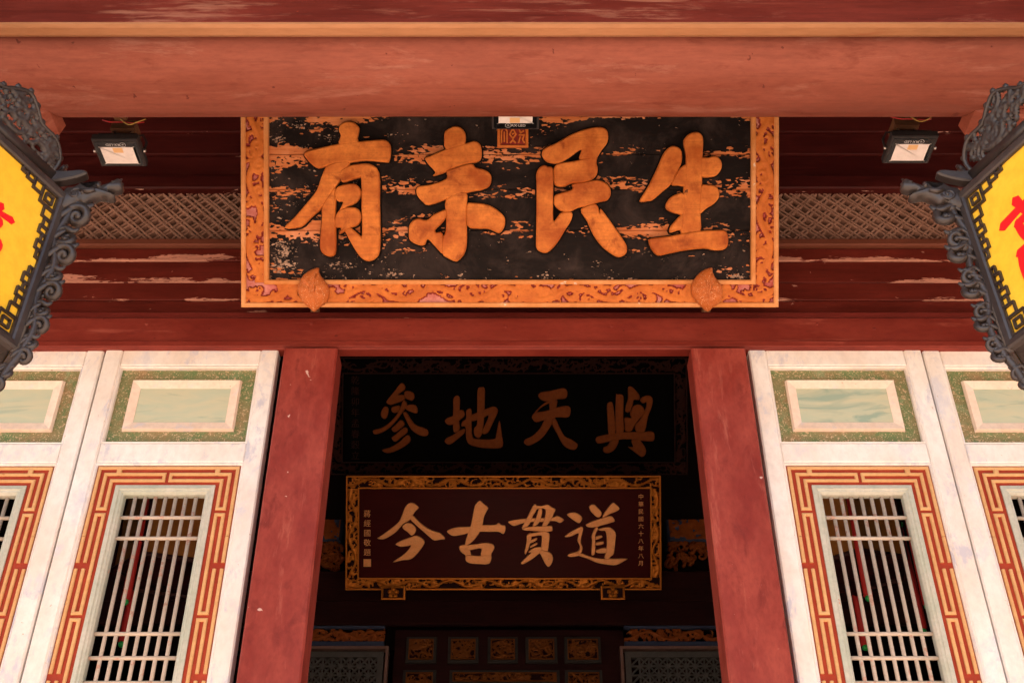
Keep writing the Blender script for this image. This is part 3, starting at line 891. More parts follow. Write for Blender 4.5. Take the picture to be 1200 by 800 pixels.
YU = [[(740,230),(760,207),(785,215),(800,320),(805,450),(755,455),(745,330)],
 [(810,170),(825,147),(860,150),(870,180),(868,300),(870,445),(812,450)],
 [(653,495),(670,475),(760,455),(880,440),(1000,440),(1090,435),(1110,455),(1108,500),(1080,512),(990,505),(880,495),(780,510),(680,528),(658,515)],
 [(905,95),(930,85),(960,110),(995,155),(990,190),(950,190),(940,230),(915,285),(885,275),(890,230),(905,180)],
 [(880,325),(930,330),(920,300),(945,240),(990,225),(1025,250),(1030,300),(1000,330),(960,380),(930,430),(885,432),(880,380)],
 [(1000,190),(1020,165),(1070,155),(1098,185),(1090,240),(1060,320),(1035,435),(975,440),(960,390),(1000,340),(1040,260),(1050,205),(1020,215)],
 [(775,505),(830,500),(820,545),(790,585),(740,605),(710,590),(715,560),(745,545)],
 [(930,505),(985,495),(1030,545),(1045,585),(1035,620),(1010,632),(975,610),(905,555),(945,555)]]

# ================================================================== THE GREAT PLAQUE
GAPSHADE = NT('gap_shade').out((.008, .0055, .005), .7, 0, .08)
PP = Plane(at(597.5, 360, 3.245), R(36.6))
pq = thing('name_plaque', 'great black and gold plaque with four large characters above the doorway', 'plaque', PP.o, PP.rot)
xL, xR = PP.px(284, 360)[0], PP.px(911, 360)[0]
yi = PP.px(600, 328)[1]                    # inner edge of the bottom frame
xi0, xi1 = PP.px(316, 328)[0], PP.px(879, 328)[0]
PH = .86                                   # full height of the plaque
yi1 = PH - yi
PLANK_SEAMS = [PP.px(600, v)[1] for v in (270, 222, 181)] + [.70]
FLAKED = flaked_lacquer()
ed = [yi - .01] + PLANK_SEAMS + [yi1 + .01]
for i in range(len(ed) - 1):               # the boards of the field
    m = MB(); m.box(xi0 - .01, xi1 + .01, ed[i] + .0008, ed[i + 1] - .0008, -.03, .0015 * ((i * 2) % 3), .0015)
    m.build('plank', FLAKED, pq)
bw = yi                                    # width of the frame
lipw = .017
def side_frame(x0, x1, y0, y1, seed, n):
    H = carve(x1 - x0, y1 - y0, .0031, seed, n, .010, .0065, .0135)
    m = MB(); m.field(x0, x1, y0, y1, H, .008, .0062, 0, 1, 2, .0008)
    m.build('carved_border', [FRAMEPINK, FRAMEGOLD, FRAMERED], pq, True)
fi, fo = lipw * .6, lipw * .6
side_frame(xL + fo, xR - fo, fo, yi - fi, 3, 190)
side_frame(xL + fo, xR - fo, yi1 + fi, PH - fo, 5, 190)
side_frame(xL + fo, xi0 - fi, yi - fi, yi1 + fi, 8, 66)
side_frame(xi1 + fi, xR - fo, yi - fi, yi1 + fi, 11, 66)
for (a, b, c, d), nm in (((xL, xR, 0, PH), 'outer_lip'), ((xi0 - lipw, xi1 + lipw, yi - lipw, yi1 + lipw), 'inner_lip')):
    m = MB(); m.sweep(rect(a, b, c, d), [(0, -.035 if nm == 'outer_lip' else .0), (0, .018), (.004, .022), (lipw - .004, .022), (lipw, .018), (lipw, .0)], True)
    m.build(nm, LIP, pq)
m = MB(); m.box(xL + .003, xR - .003, .003, PH - .003, -.034, -.031); m.build('back_board', OLDWOOD, pq)
for st, sc_, ou, ov, lab in ((YOU, 4.207, 330, 130, 'leftmost large gilt character'), (WEI, 4.546, 470, 140, 'second large gilt character from left'),
                             (MIN, 4.546, 615, 140, 'third large gilt character from left'), (SHENG, 4.546, 740, 140, 'rightmost large gilt character')):
    o = glyph('character', st, PP, sc_, ou, ov, ORANGE, pq, .027, .0045)
    o.location = (0, 0, .0035); o['label'] = lab
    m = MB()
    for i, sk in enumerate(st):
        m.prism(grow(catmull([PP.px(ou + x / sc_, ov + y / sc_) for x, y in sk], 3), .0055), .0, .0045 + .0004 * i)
    m.build('shadow_rim', GAPSHADE, o)  # black plates stand in for the shadow gap round each stroke
# square carved seal near the top edge
sx0, sy0 = PP.px(583, 174); sx1, sy1 = PP.px(619, 146)
m = MB(); m.box(sx0, sx1, sy0, sy1, 0, .008)
seal = m.build('seal', FRAMERED, pq, loc=(0, 0, .004))
m = MB(); m.sweep(rect(sx0, sx1, sy0, sy1), [(0, 0), (0, .013), (.008, .014), (.011, .009)], True)
m.build('seal_border', FRAMEGOLD, seal)
m = MB()
cw, cy_, hh_ = (sx1 - sx0) / 3.6, (sy0 + sy1) / 2, (sy1 - sy0) * .30
pf = [(-.0026, .0), (-.0026, .006), (.0026, .006), (.0026, .0)]
for i in range(3):                       # three small carved seal characters
    cx = (sx0 + sx1) / 2 + (i - 1) * cw
    if i == 0:
        m.sweep([(cx - .010, cy_ - hh_), (cx - .010, cy_ + hh_ * .6), (cx - .005, cy_ + hh_), (cx + .005, cy_ + hh_), (cx + .010, cy_ + hh_ * .6), (cx + .010, cy_ - hh_)], pf)
        m.sweep([(cx, cy_ - hh_ * .9), (cx, cy_ + hh_ * .55)], pf)
    elif i == 1:
        m.sweep([(cx - .011, cy_ + hh_ * .2), (cx, cy_ + hh_), (cx + .011, cy_ + hh_ * .2), (cx, cy_ - hh_ * .4)], pf, True)
        m.sweep([(cx - .010, cy_ - hh_), (cx, cy_ - hh_ * .6), (cx + .010, cy_ - hh_)], pf)
        m.ball((cx, cy_ + hh_ * .3, .003), .005, 6)
    else:
        m.sweep([(cx - .009, cy_ + hh_), (cx - .003, cy_ + hh_ * .4), (cx + .009, cy_ + hh_ * .7)], pf)
        m.sweep([(cx - .010, cy_ + hh_ * .1), (cx + .010, cy_ + hh_ * .1), (cx + .004, cy_ - hh_ * .5), (cx + .011, cy_ - hh_)], pf)
        m.sweep([(cx - .004, cy_ - hh_ * .1), (cx - .010, cy_ - hh_)], pf)
m.build('seal_script', FRAMEGOLD, seal, loc=(0, 0, .0078))

# leaf-shaped bosses that hold the plaque's lower edge
def boss(u, lab, mir):
    pts = [(600, 90), (633, 88), (632, 112), (650, 150), (690, 200), (705, 255), (690, 320), (640, 360), (600, 392), (570, 370), (520, 320), (490, 270), (488, 210), (510, 160), (550, 115)]
    bp = PP
    c = bp.px(u, 342)
    poly = []
    for x, y in pts:
        q = bp.px(270 + x / 6.0, 300 + y / 6.0); q0 = bp.px(369.5, 342)
        poly.append(((q[0] - q0[0]) * mir, q[1] - q0[1]))
    poly = catmull(poly, 2)
    o = thing('plaque_boss', lab, 'boss', bp.o + bp.ex * c[0] + bp.ey * c[1], bp.rot, 'bosses under the great plaque')
    m = MB(); n = len(poly)
    cx = sum(p[0] for p in poly) / n; cy = sum(p[1] for p in poly) / n
    rings = [(1, .022), (1, .034), (.93, .044), (.75, .054), (.5, .061), (.25, .064)]
    vs = [(cx + (p[0] - cx) * s, cy + (p[1] - cy) * s, z + (.004 * math.sin(i * 1.7) if 0 < k else 0)) for k, (s, z) in enumerate(rings) for i, p in enumerate(poly)]
    fs = [tuple(range(n))[::-1], tuple(range((len(rings) - 1) * n, len(rings) * n))]
    for k in range(len(rings) - 1):
        for i in range(n):
            j = (i + 1) % n; fs.append((k * n + i, k * n + j, (k + 1) * n + j, (k + 1) * n + i))
    m.add(vs, fs)
    m.build('leaf', BOSS, o, True)
    m = MB(); m.tube([(cx, cy - .07, .030), (cx + .004 * mir, cy, .066), (cx + .012 * mir, cy + .05, .058)], [.005, .004, .002], 6)
    m.build('midrib', BOSS, o, True)
    m = MB(); m.box(cx - .012, cx + .012, cy - .085, cy - .055, -.02, .03); m.build('peg', OLDWOOD, o)
boss(369.5, 'leaf-shaped gilt boss on the left of the great plaque\'s lower frame', 1)
boss(827, 'leaf-shaped gilt boss on the right of the great plaque\'s lower frame', 1)

# ================================================================== FLOODLIGHTS
def floodlight(x, y, z, lab, flip):
    o = thing('floodlight', lab, 'floodlight', (x, y, z), (0, 0, R(180) if flip else 0), 'floodlights behind the porch beam')
    w, d = .0755, .0615
    # the lamp faces straight down; local z up
    m = MB(); m.xf = Matrix.Scale(-1, 4, (0, 0, 1))
    m.box(-w, w, -d, d, -.026, 0, .004); m.build('housing', LAMPBLACK, o)
    m = MB(); m.xf = Matrix.Scale(-1, 4, (0, 0, 1))
    m.box(-w + .0075, w - .0075, -d + .0075, d - .0075, -.002, .0012); bz = m.build('bezel', GLOSSBLACK, o)
    lens = catmull([(-.050, -.030), (-.054, -.026), (-.054, .040), (-.050, .044), (.050, .044), (.054, .040), (.054, -.026), (.050, -.030)], 3)
    m = MB(); m.xf = Matrix.Scale(-1, 4, (0, 0, 1)); m.prism(lens, 0, .0026, .0006); ln = m.build('lens', LENS, o)
    m = MB(); m.xf = Matrix.Scale(-1, 4, (0, 0, 1)); m.box(-.014, .018, -.028, -.006, .001, .0031); m.build('chip', CHIP, ln)
    put('print', text_mesh('⊕RX·LED', .014, PRINT, .0002), o, (0, -.041, -.0016), (math.pi, 0, math.pi))
    m = MB()
    for i in range(9): m.box(-w + .012, w - .012, -d + .012 + i * .0118, -d + .015 + i * .0118, .026, .044)
    m.build('cooling_fins', LAMPBLACK, o)
    m = MB()
    m.tube([(-w - .004, 0, .012), (-w - .006, 0, .05), (-w + .012, 0, .085), (w - .012, 0, .085), (w + .006, 0, .05), (w + .004, 0, .012)], .0045, 6, .45, (0, 1, 0))
    m.build('bracket', LAMPBLACK, o)
    m = MB(); m.box(-.040, .040, -.03 if not flip else -.02, .04 if not flip else .14, .088, .125); m.build('mounting_block', OLDWOOD, o)
    for s in (-1, 1):
        m = MB(); m.tube([(s * .030, -.012, .089), (s * .030, -.012, .074)], .0035, 6); m.ball((s * .030, -.012, .078), .0075, 8, (1, 1, .5))
        m.build('bolt', STEEL, o, True)
        m = MB(); m.tube([(s * (w + .002), 0, .012), (s * (w + .010), 0, .012)], .006, 8); m.build('screw', STEEL, o, True)
    m = MB(); pts = catmull([(-.06, -.055, .10), (-.03, -.06, .085), (.01, -.05, .095), (.05, -.058, .082), (.075, -.045, .10)], 4, False)
    m.tube(pts, .0022, 5); m.build('wire', WIRERED, o, True)
    m = MB(); pts = catmull([(.0, -.06, .10), (.03, -.055, .078), (.06, -.06, .085), (.08, -.05, .11)], 4, False)
    m.tube(pts, .0022, 5); m.build('wire', WIREYEL, o, True)
    m = MB(); m.box(-.02, .02, (-.36 if not flip else .10), (-.05 if not flip else .17), .100, .135); m.build('mounting_arm', OLDWOOD, o)
    return o
LZ = 4.30
def on_z(u, v, z):
    d = ray(u, v); q = d * ((z - CAM_Z) / d.z); return q.x, q.y
x, y = on_z(139.5, 180, LZ); floodlight(x, y, LZ, 'black floodlight hanging left of the great plaque', False)
x, y = on_z(1067, 176.5, LZ); floodlight(x, y, LZ, 'black floodlight hanging right of the great plaque', False)
x, y = on_z(604, 152.5, LZ); floodlight(x, y - .0615, LZ, 'black floodlight half hidden behind the beam at the plaque\'s centre', True)

# ================================================================== PALACE LANTERNS
def spiral(cx, cy, r, a0, turns, n=16, shrink=.86):
    return [(cx + r * (1 - shrink * t) * math.cos(a0 + turns * 2 * math.pi * t), cy + r * (1 - shrink * t) * math.sin(a0 + turns * 2 * math.pi * t)) for t in [i / (n - 1) for i in range(n)]]

# brush strokes on the lantern panels: (x, y, width) along each stroke, in a unit box
WAN = [[(.04, .80, .10), (.35, .85, .08), (.70, .86, .08), (.96, .90, .11)], [(.30, .98, .10), (.34, .86, .08), (.37, .74, .06)], [(.70, 1.0, .11), (.66, .88, .08), (.62, .76, .06)],
       [(.24, .70, .09), (.25, .56, .08), (.29, .42, .07)], [(.22, .69, .08), (.50, .72, .07), (.76, .73, .10), (.72, .56, .08), (.68, .44, .07)], [(.28, .57, .06), (.50, .59, .05), (.70, .60, .05)], [(.28, .45, .06), (.50, .46, .05), (.70, .47, .06)],
       [(.49, .72, .07), (.49, .45, .07), (.46, .16, .06)], [(.14, .02, .10), (.13, .20, .08), (.16, .35, .07)], [(.13, .34, .09), (.45, .37, .07), (.86, .38, .10), (.86, .18, .09), (.82, .00, .10), (.70, .08, .04)], [(.30, .14, .06), (.45, .17, .05), (.62, .24, .07)], [(.60, .28, .04), (.68, .16, .09)]]
BIAO = [[(.20, .84, .09), (.50, .87, .07), (.80, .88, .10)], [(.26, .70, .08), (.50, .72, .07), (.76, .73, .09)], [(.04, .53, .10), (.45, .57, .08), (.97, .58, .12)], [(.50, 1.0, .10), (.49, .75, .08), (.48, .56, .07)],
        [(.46, .54, .08), (.30, .38, .07), (.06, .22, .05)], [(.30, .38, .07), (.30, .20, .08), (.32, .02, .08), (.44, .12, .04)], [(.76, .46, .08), (.66, .38, .06), (.58, .32, .04)], [(.46, .50, .06), (.62, .26, .09), (.80, .10, .12), (.98, .04, .06)]]
def make_lantern(a_first, lab, chars, cs):
    RT, RB, HT = .360, .352, .45
    o = thing('palace_lantern', lab, 'lantern', (0, 0, 0))
    V = [(math.cos(a_first + k * math.pi / 3), math.sin(a_first + k * math.pi / 3)) for k in range(6)]
    def frame_matrix(origin, ex, ey):
        ex = Vector(ex).normalized(); ey = Vector(ey); ey = (ey - ex * ey.dot(ex)).normalized(); ez = ex.cross(ey)
        return Matrix(((ex.x, ey.x, ez.x, origin[0]), (ex.y, ey.y, ez.y, origin[1]), (ex.z, ey.z, ez.z, origin[2]), (0, 0, 0, 1)))
    side_l = RT
    for k in range(6):
        a, b = V[k], V[(k + 1) % 6]
        At, Bt = Vector((a[0] * RT, a[1] * RT, 0)), Vector((b[0] * RT, b[1] * RT, 0))
        Ab, Bb = Vector((a[0] * RB, a[1] * RB, -HT)), Vector((b[0] * RB, b[1] * RB, -HT))
        mid_t, mid_b = (At + Bt) / 2, (Ab + Bb) / 2
        mid = (mid_t + mid_b) / 2
        X = frame_matrix(mid, Bt - At, mid_t - mid_b)       # local z points outwards
        if (X.to_3x3() @ Vector((0, 0, 1))).dot(Vector((mid.x, mid.y, 0))) < 0:
            X = frame_matrix(mid, At - Bt, mid_t - mid_b)
        hh = (mid_t - mid_b).length / 2
        wt, wb = RT / 2, RB / 2
        trap = [(-wb, -hh), (wb, -hh), (wt, hh), (-wt, hh)]
        m = MB(); m.xf = X; m.prism([(-wb + .01, -hh + .01), (wb - .01, -hh + .01), (wt - .01, hh - .01), (-wt + .01, hh - .01)], -.006, -.002)
        pn = m.build('panel', YELLOW, o)
        m = MB(); m.xf = X
        m.sweep(trap, [(0, -.008), (0, .007), (.006, .010), (.018, .009), (.022, .005), (.022, -.002)], True)
        m.build('panel_frame', IRON, o)
        # stepped key fret inside the frame
        wd = .0046
        kp = [(-wd / 2, -.002), (-wd / 2, .0050), (wd / 2, .0050), (wd / 2, -.002)]
        for sx in (-1, 1):
            for sy in (-1, 1):
                m = MB(); m.xf = X
                cx = sx * ((wt if sy > 0 else wb) - .021); cy = sy * (hh - .021)
                for (dx, dy, lx, ly) in ((.026, .026, .044, .044), (.026, .026, .020, .020), (.062, .016, .026, .028), (.016, .064, .028, .028),
                                         (.087, .010, .021, .018), (.011, .091, .018, .023), (.107, .0065, .017, .011), (.0135, .113, .023, .019),
                                         (.0075, .133, .012, .018), (.0115, .155, .019, .022), (.007, .178, .011, .020)):
                    x_, y_ = cx - sx * dx, cy - sy * dy
                    m.sweep(rect(x_ - lx / 2, x_ + lx / 2, y_ - ly / 2, y_ + ly / 2), kp, True)
                m.build('key_fret', IRON, o)
        ch = chars[k % len(chars)]
        if ch:
            m = MB(); m.xf = X
            for si, st_ in enumerate(ch):
                cl = catmull([((x - .5) * cs, (y - .5) * cs, w_ * cs * 1.25) for x, y, w_ in st_], 5, False)
                lft, rgt = [], []
                for q in range(len(cl)):
                    d_ = Vector(cl[min(q + 1, len(cl) - 1)][:2]) - Vector(cl[max(q - 1, 0)][:2])
                    n_ = Vector((-d_.y, d_.x)).normalized() * cl[q][2] / 2
                    c_ = Vector(cl[q][:2]); lft.append(tuple(c_ + n_)); rgt.append(tuple(c_ - n_))
                e0 = Vector(cl[0][:2]) - (Vector(cl[1][:2]) - Vector(cl[0][:2])).normalized() * cl[0][2] * .45
                e1 = Vector(cl[-1][:2]) + (Vector(cl[-1][:2]) - Vector(cl[-2][:2])).normalized() * cl[-1][2] * .45
                m.prism([tuple(e0)] + lft + [tuple(e1)] + rgt[::-1], -.0022, -.0010 + .0002 * si)
            m.build('character', SCARLET, pn)
        # pierced crest standing on the crown rail
        cr = .315; zc = .055
        A2, B2 = Vector((a[0] * cr, a[1] * cr, zc)), Vector((b[0] * cr, b[1] * cr, zc))
        mid2 = (A2 + B2) / 2
        outw = Vector((mid2.x, mid2.y, 0)).normalized()
        X2 = frame_matrix(mid2, B2 - A2, Vector((0, 0, 1)) + outw * .28)
        m = MB(); m.xf = X2
        L = cr
        m.box(-L / 2 - .004, L / 2 + .004, -.012, .012, -.010, .012)
        arch = catmull([(-L / 2 + .012, .012), (-L / 2 + .010, .05), (-L * .36, .085), (-L * .2, .088), (-L * .1, .112), (0, .128), (L * .1, .112), (L * .2, .088), (L * .36, .085), (L / 2 - .010, .05), (L / 2 - .012, .012)], 3, False)
        m.tube([(x, y, 0) for x, y in arch], .0058, 6, 1.2)
        Hc = carve(L - .02, .125, .0034, 90 + k, 46, .0085, .0042, .0085, False)
        ny, nx = Hc.shape
        ax_ = np.array([p[0] for p in arch]); ay_ = np.array([p[1] for p in arch])
        for j in range(ny):
            for i in range(nx):
                xx = -L / 2 + .01 + (L - .02) * i / (nx - 1); yy = .010 + .125 * j / (ny - 1)
                if yy > np.interp(xx, ax_, ay_) - .002: Hc[j, i] = 0
        for sg in (1, -1):                # both faces of the carving; the ground between the leaves stays open
            base = len(m.v)
            m.add([(-L / 2 + .01 + (L - .02) * i / (nx - 1), .010 + .125 * j / (ny - 1), sg * (float(Hc[j, i]) - .0015)) for j in range(ny) for i in range(nx)], [])
            for j in range(ny - 1):
                for i in range(nx - 1):
                    if max(Hc[j, i], Hc[j, i + 1], Hc[j + 1, i], Hc[j + 1, i + 1]) > .0015 and min(Hc[j, i], Hc[j, i + 1], Hc[j + 1, i], Hc[j + 1, i + 1]) >= 0 and (Hc[j, i] + Hc[j + 1, i + 1] > .003):
                        q0 = base + j * nx + i
                        m.f.append([q0, q0 + 1, q0 + nx + 1, q0 + nx]); m.m.append(0)
        for i in range(9):                # little cusps along the top
            q = arch[int((i + 1) * len(arch) / 10)]
            m.ball((q[0], q[1] + .005, 0), .0085, 6, (1, 1.2, .7))
        m.build('crest', IRON, o, True)
        # pointed corner of the crown rail
        m = MB()
        pos = Vector((a[0], a[1], 0))
        Xb = frame_matrix(Vector((a[0] * cr * .93, a[1] * cr * .93, zc)), pos, (0, 0, 1))
        m.xf = Xb
        m.prism(catmull([(-.01, -.018), (.030, -.018), (.070, -.004), (.096, .012), (.098, .022), (.082, .026), (.045, .018), (.015, .018), (-.01, .016)], 3), -.014, .014, .004, True)
        m.build('corner_beak', IRON, o)
        # scroll bracket down the corner, dragon head on top
        T, Bm = Vector((a[0] * RT, a[1] * RT, 0)), Vector((a[0] * RB, a[1] * RB, -HT))
        Xs = frame_matrix(T, pos, T - Bm)
        m = MB(); m.xf = Xs
        m.tube([(-.006, .004, 0), (-.006, -HT - .004, 0)], .011, 8)
        st = [(.010 + .010 * math.sin(i * .9 + .6) * (1 - .4 * i / 24) - max(0, i * (HT + .15) / 24 - HT) * .45, -.012 - i * (HT + .15) / 24, .0) for i in range(25)]
        m.tube(st, [.0085] * 20 + [.0085 - .0012 * i for i in range(5)], 6, 1.3)
        y = -.060; i = 0
        while y > -HT - .145:
            kf = max(.52, 1 - .40 * (-y / HT)) * (1.0 if i % 2 == 0 else .80)
            r = .031 * kf
            sh = -max(0, -HT + .01 - y) * .45      # below the panel the scrolls follow the stem inwards
            cx = .036 * kf + .002 + sh
            up_ = i % 2 == 0
            p = spiral(cx, y, r, math.pi * (.80 if up_ else -.80), (-1.35 if up_ else 1.30), 22, .92)
            m.tube([(x, yy, .005 * math.sin(j * .45)) for j, (x, yy) in enumerate(p)], [.0125 * kf * (1 - .45 * j / 21) for j in range(22)], 7, 1.2)
            m.ball((p[-1][0], p[-1][1], 0), .0115 * kf, 7)
            for (q, wdt, zz_) in (([(.000, y + .026 * kf), (.024 * kf, y + .042 * kf), (.052 * kf, y + .030 * kf), (.070 * kf, y + .044 * kf)], .0100, .004),
                                  ([(.002, y + .010 * kf), (.020 * kf, y + .030 * kf), (.046 * kf, y + .020 * kf), (.060 * kf, y + .026 * kf)], .0075, -.007),
                                  ([(.000, y - .012 * kf), (.012 * kf, y + .010 * kf), (.032 * kf, y + .030 * kf)], .0080, .007),
                                  ([(.000, y - .020 * kf), (.018 * kf, y - .008 * kf), (.040 * kf, y + .000 * kf)], .0070, -.006)):
                lf = catmull(q, 5, False); n_ = len(lf)
                m.tube([(x + sh, yy, zz_) for x, yy in lf], [.0018 + wdt * kf * math.sin(math.pi * (j + .8) / (n_ + .6)) for j in range(n_)], 6, .75)
            y -= .072 * kf; i += 1
        m.build('scroll_bracket', IRON, o, True)
        m = MB(); m.xf = Xs @ Matrix.Diagonal((.98, 1.10, 1.3, 1))                # dragon head: neck, brow, snout, jaws
        head = catmull([(-.008, -.040), (-.008, .012), (.012, .022), (.026, .036), (.034, .030), (.050, .024), (.060, .040), (.070, .044), (.076, .034), (.094, .044), (.108, .056), (.118, .050), (.124, .040), (.121, .028), (.104, .022), (.090, .020), (.108, .012), (.112, .004), (.098, .000), (.078, .002), (.060, -.006), (.046, -.022), (.030, -.020), (.018, -.034)], 3)
        m.prism(head, -.013, .013, .0055, True)
        m.ball((.070, .026, .012), .006, 8); m.ball((.070, .026, -.012), .006, 8)
        for s in (-1, 1):
            m.tube([(.030, .010, s * .011), (.050, .004, s * .016), (.064, .010, s * .015), (.060, .018, s * .013)], [.005, .006, .005, .003], 6)
            p = spiral(.022, -.002, .018, 0, 1.2 * s, 12)
            m.tube([(x, yy, s * .012) for x, yy in p], .004, 5)
            m.tube([(.098, .040, s * .010), (.112, .046, s * .008), (.118, .058, s * .006)], [.005, .004, .002], 5)
        m.build('dragon_head', IRON, o, True)
    # body cores, crown neck, bottom grille and hanging rod
    m = MB()
    hexa = lambda r, z: [(v[0] * r, v[1] * r, z) for v in V]
    def frust(r0, z0, r1, z1):
        m.add(hexa(r0, z0) + hexa(r1, z1), [(i, (i + 1) % 6, 6 + (i + 1) % 6, 6 + i) for i in range(6)] + [tuple(range(5, -1, -1)), tuple(range(6, 12))])
    frust(.335, .0, .300, .012); frust(.300, .012, .300, .05); frust(.285, .055, .08, .14)
    m.build('crown', IRON, o)
    m = MB(); frust(.27, -HT - .03, .342, -HT + .004)
    m.build('bottom_cap', IRON, o)
    m = MB(); m.tube([(0, 0, .12), (0, 0, 1.50)], .010, 8); m.ball((0, 0, .16), .030, 10)
    m.build('hanging_rod', IRON, o, True)
    return o

# leftmost corner of the right lantern points at the doorway; its near panel turns to the viewer
aR = math.atan2(.031, -.278)
LAN = make_lantern(aR, 'black hexagonal lantern with yellow panels hanging at the right edge', [WAN, BIAO], .200)
LAN.location = (1.410, 1.935, 3.46)
LAL = make_lantern(math.pi - aR - math.pi / 3 * 6, 'black hexagonal lantern with yellow panels hanging at the left edge', [BIAO, WAN], .140)
LAL.location = (-1.410, 1.935, 3.46)
for q in (LAN, LAL): q['group'] = 'lanterns hanging under the porch'

# ================================================================== INSIDE THE HALL
# lower inner plaque
def inner_plaque(name, lab, Y, u0, u1, ub0, ub1, v0, v1, tilt, mats, iu0, iu1, iv0, iv1, n, seed, amp, thr, n_lip):
    ground, gold, field = mats
    P = Plane(at((ub0 + ub1) / 2, v1, Y), tilt)
    r = thing(name, lab, 'plaque', P.o, P.rot)
    x0, x1 = P.px(ub0, v1)[0], P.px(ub1, v1)[0]
    H = P.px((ub0 + ub1) / 2, v0)[1]
    a0, a1 = P.px(iu0, iv1)[0], P.px(iu1, iv1)[0]
    b0, b1 = P.px(600, iv1)[1], P.px(600, iv0)[1]
    m = MB(); m.box(a0 - .01, a1 + .01, b0 - .01, b1 + .01, -.03, .004); m.build('field', field, r)
    for (p, q, s, t, sd) in ((x0, x1, 0, b0, 1), (x0, x1, b1, H, 2), (x0, a0, b0, b1, 3), (a1, x1, b0, b1, 4)):
        Hh = carve(q - p, t - s, .006, seed + sd, n if sd < 3 else n // 3, amp, .0045, .009, True)
        m = MB(); m.field(p, q, s, t, Hh, .008, thr, 0, 1); m.build('carved_border', [ground, gold], r, True)
    lp = n_lip
    m = MB(); m.sweep(rect(x0, x1, 0, H), [(0, -.03), (0, .03), (lp, .03), (lp, .0)], True); m.build('outer_lip', gold, r)
    m = MB(); m.sweep(rect(a0 - lp, a1 + lp, b0 - lp, b1 + lp), [(0, .0), (0, .03), (lp, .03), (lp, .0)], True); m.build('inner_lip', gold, r)
    return r, P, (x0, x1, H)

ip, IP, _ = inner_plaque('inner_plaque', 'dark red plaque with four gilt characters and gilt border, lower inside hall', 7.2, 409, 775, 405.5, 774.5, 557, 690, R(33.5),
                         (GILTGROUND, GILTDARK, LACQUER), 421, 762, 572, 676, 170, 21, .014, .005, .009)
for st, ou, lab in ((JIN, 430, 'leftmost brush character'), (GU, 430, 'second brush character from left'), (GUAN, 590, 'third brush character from left'), (DAO, 590, 'rightmost brush character')):
    o = glyph('character', st, IP, 6.667, ou, 580, GILT, ip, .012, .003, 3, .0012)
    o.location = (0, 0, .003); o['label'] = lab
def column_text(parent, P, chars, us, vs, size, mat, lift):
    for ch, v in zip(chars, vs):
        x, y = P.px(us, v)
        put('inscription', text_mesh(ch, size, mat, .0015, .0), parent, (x, y, lift))
column_text(ip, IP, '中華民國六十八年八月', 751, [582 + i * 8.65 for i in range(10)], .037, GILT, .006)
column_text(ip, IP, '蔣經國敬題', 430.5, [602 + i * 11.3 for i in range(5)], .050, GILT, .006)
x, y = IP.px(430.5, 659)
m = MB(); m.box(x - .026, x + .026, y - .026, y + .026, 0, .007, .002); m.build('seal', GILT, ip)
for u, lab in ((461, 'small gilt hook with flower under the left of the inner plaque'), (718, 'small gilt hook with flower under the right of the inner plaque')):
    q = at(u, 703, 7.18)
    o = thing('plaque_hook', lab, 'hook', q, (R(90) + R(20), 0, 0), 'hooks under the inner plaque')
    m = MB(); m.box(-.082, .082, 0, .095, -.02, .02, .012); m.build('block', GILTGROUND, o)
    m = MB(); m.sweep(rect(-.080, .080, .003, .092), [(0, .015), (0, .026), (.010, .028), (.014, .020)], True); m.build('rim', GILTDARK, o)
    m = MB()
    for i in range(5): m.ball((.024 * math.cos(i * 1.2566 + .3), .047 + .024 * math.sin(i * 1.2566 + .3), .026), .017, 8, (1, 1, .6))
    m.ball((0, .047, .034), .012, 8); m.build('flower', GILTDARK, o, True)
# upper inner plaque
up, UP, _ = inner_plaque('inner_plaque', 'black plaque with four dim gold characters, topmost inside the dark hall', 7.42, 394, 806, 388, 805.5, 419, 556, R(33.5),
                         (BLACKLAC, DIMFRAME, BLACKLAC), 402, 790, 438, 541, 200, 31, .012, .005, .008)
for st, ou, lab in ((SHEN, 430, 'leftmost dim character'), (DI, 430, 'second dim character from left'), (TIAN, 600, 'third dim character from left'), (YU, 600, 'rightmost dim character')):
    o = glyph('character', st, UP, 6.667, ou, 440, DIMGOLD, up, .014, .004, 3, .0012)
    o.location = (0, 0, .004); o['label'] = lab
column_text(up, UP, '乾隆卯年孟春穀立', 416.5, [446 + i * 12.6 for i in range(8)], .066, DIMFRAME, .0065)

# carved beam across the hall under the plaques
bz0, bz1 = at(600, 731, 7.62).z, at(600, 668, 7.62).z
hb_ = thing('hall_beam', 'dark wooden tie beam below the inner plaques', 'beam', (0, 7.62, bz0), (R(90), 0, 0))
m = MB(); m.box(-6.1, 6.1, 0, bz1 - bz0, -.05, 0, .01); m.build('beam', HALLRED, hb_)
m = MB(); m.box(-6.1, 6.1, (bz1 - bz0) * .42, (bz1 - bz0) * .46, 0, .012); m.build('bead', HALLRED, hb_)
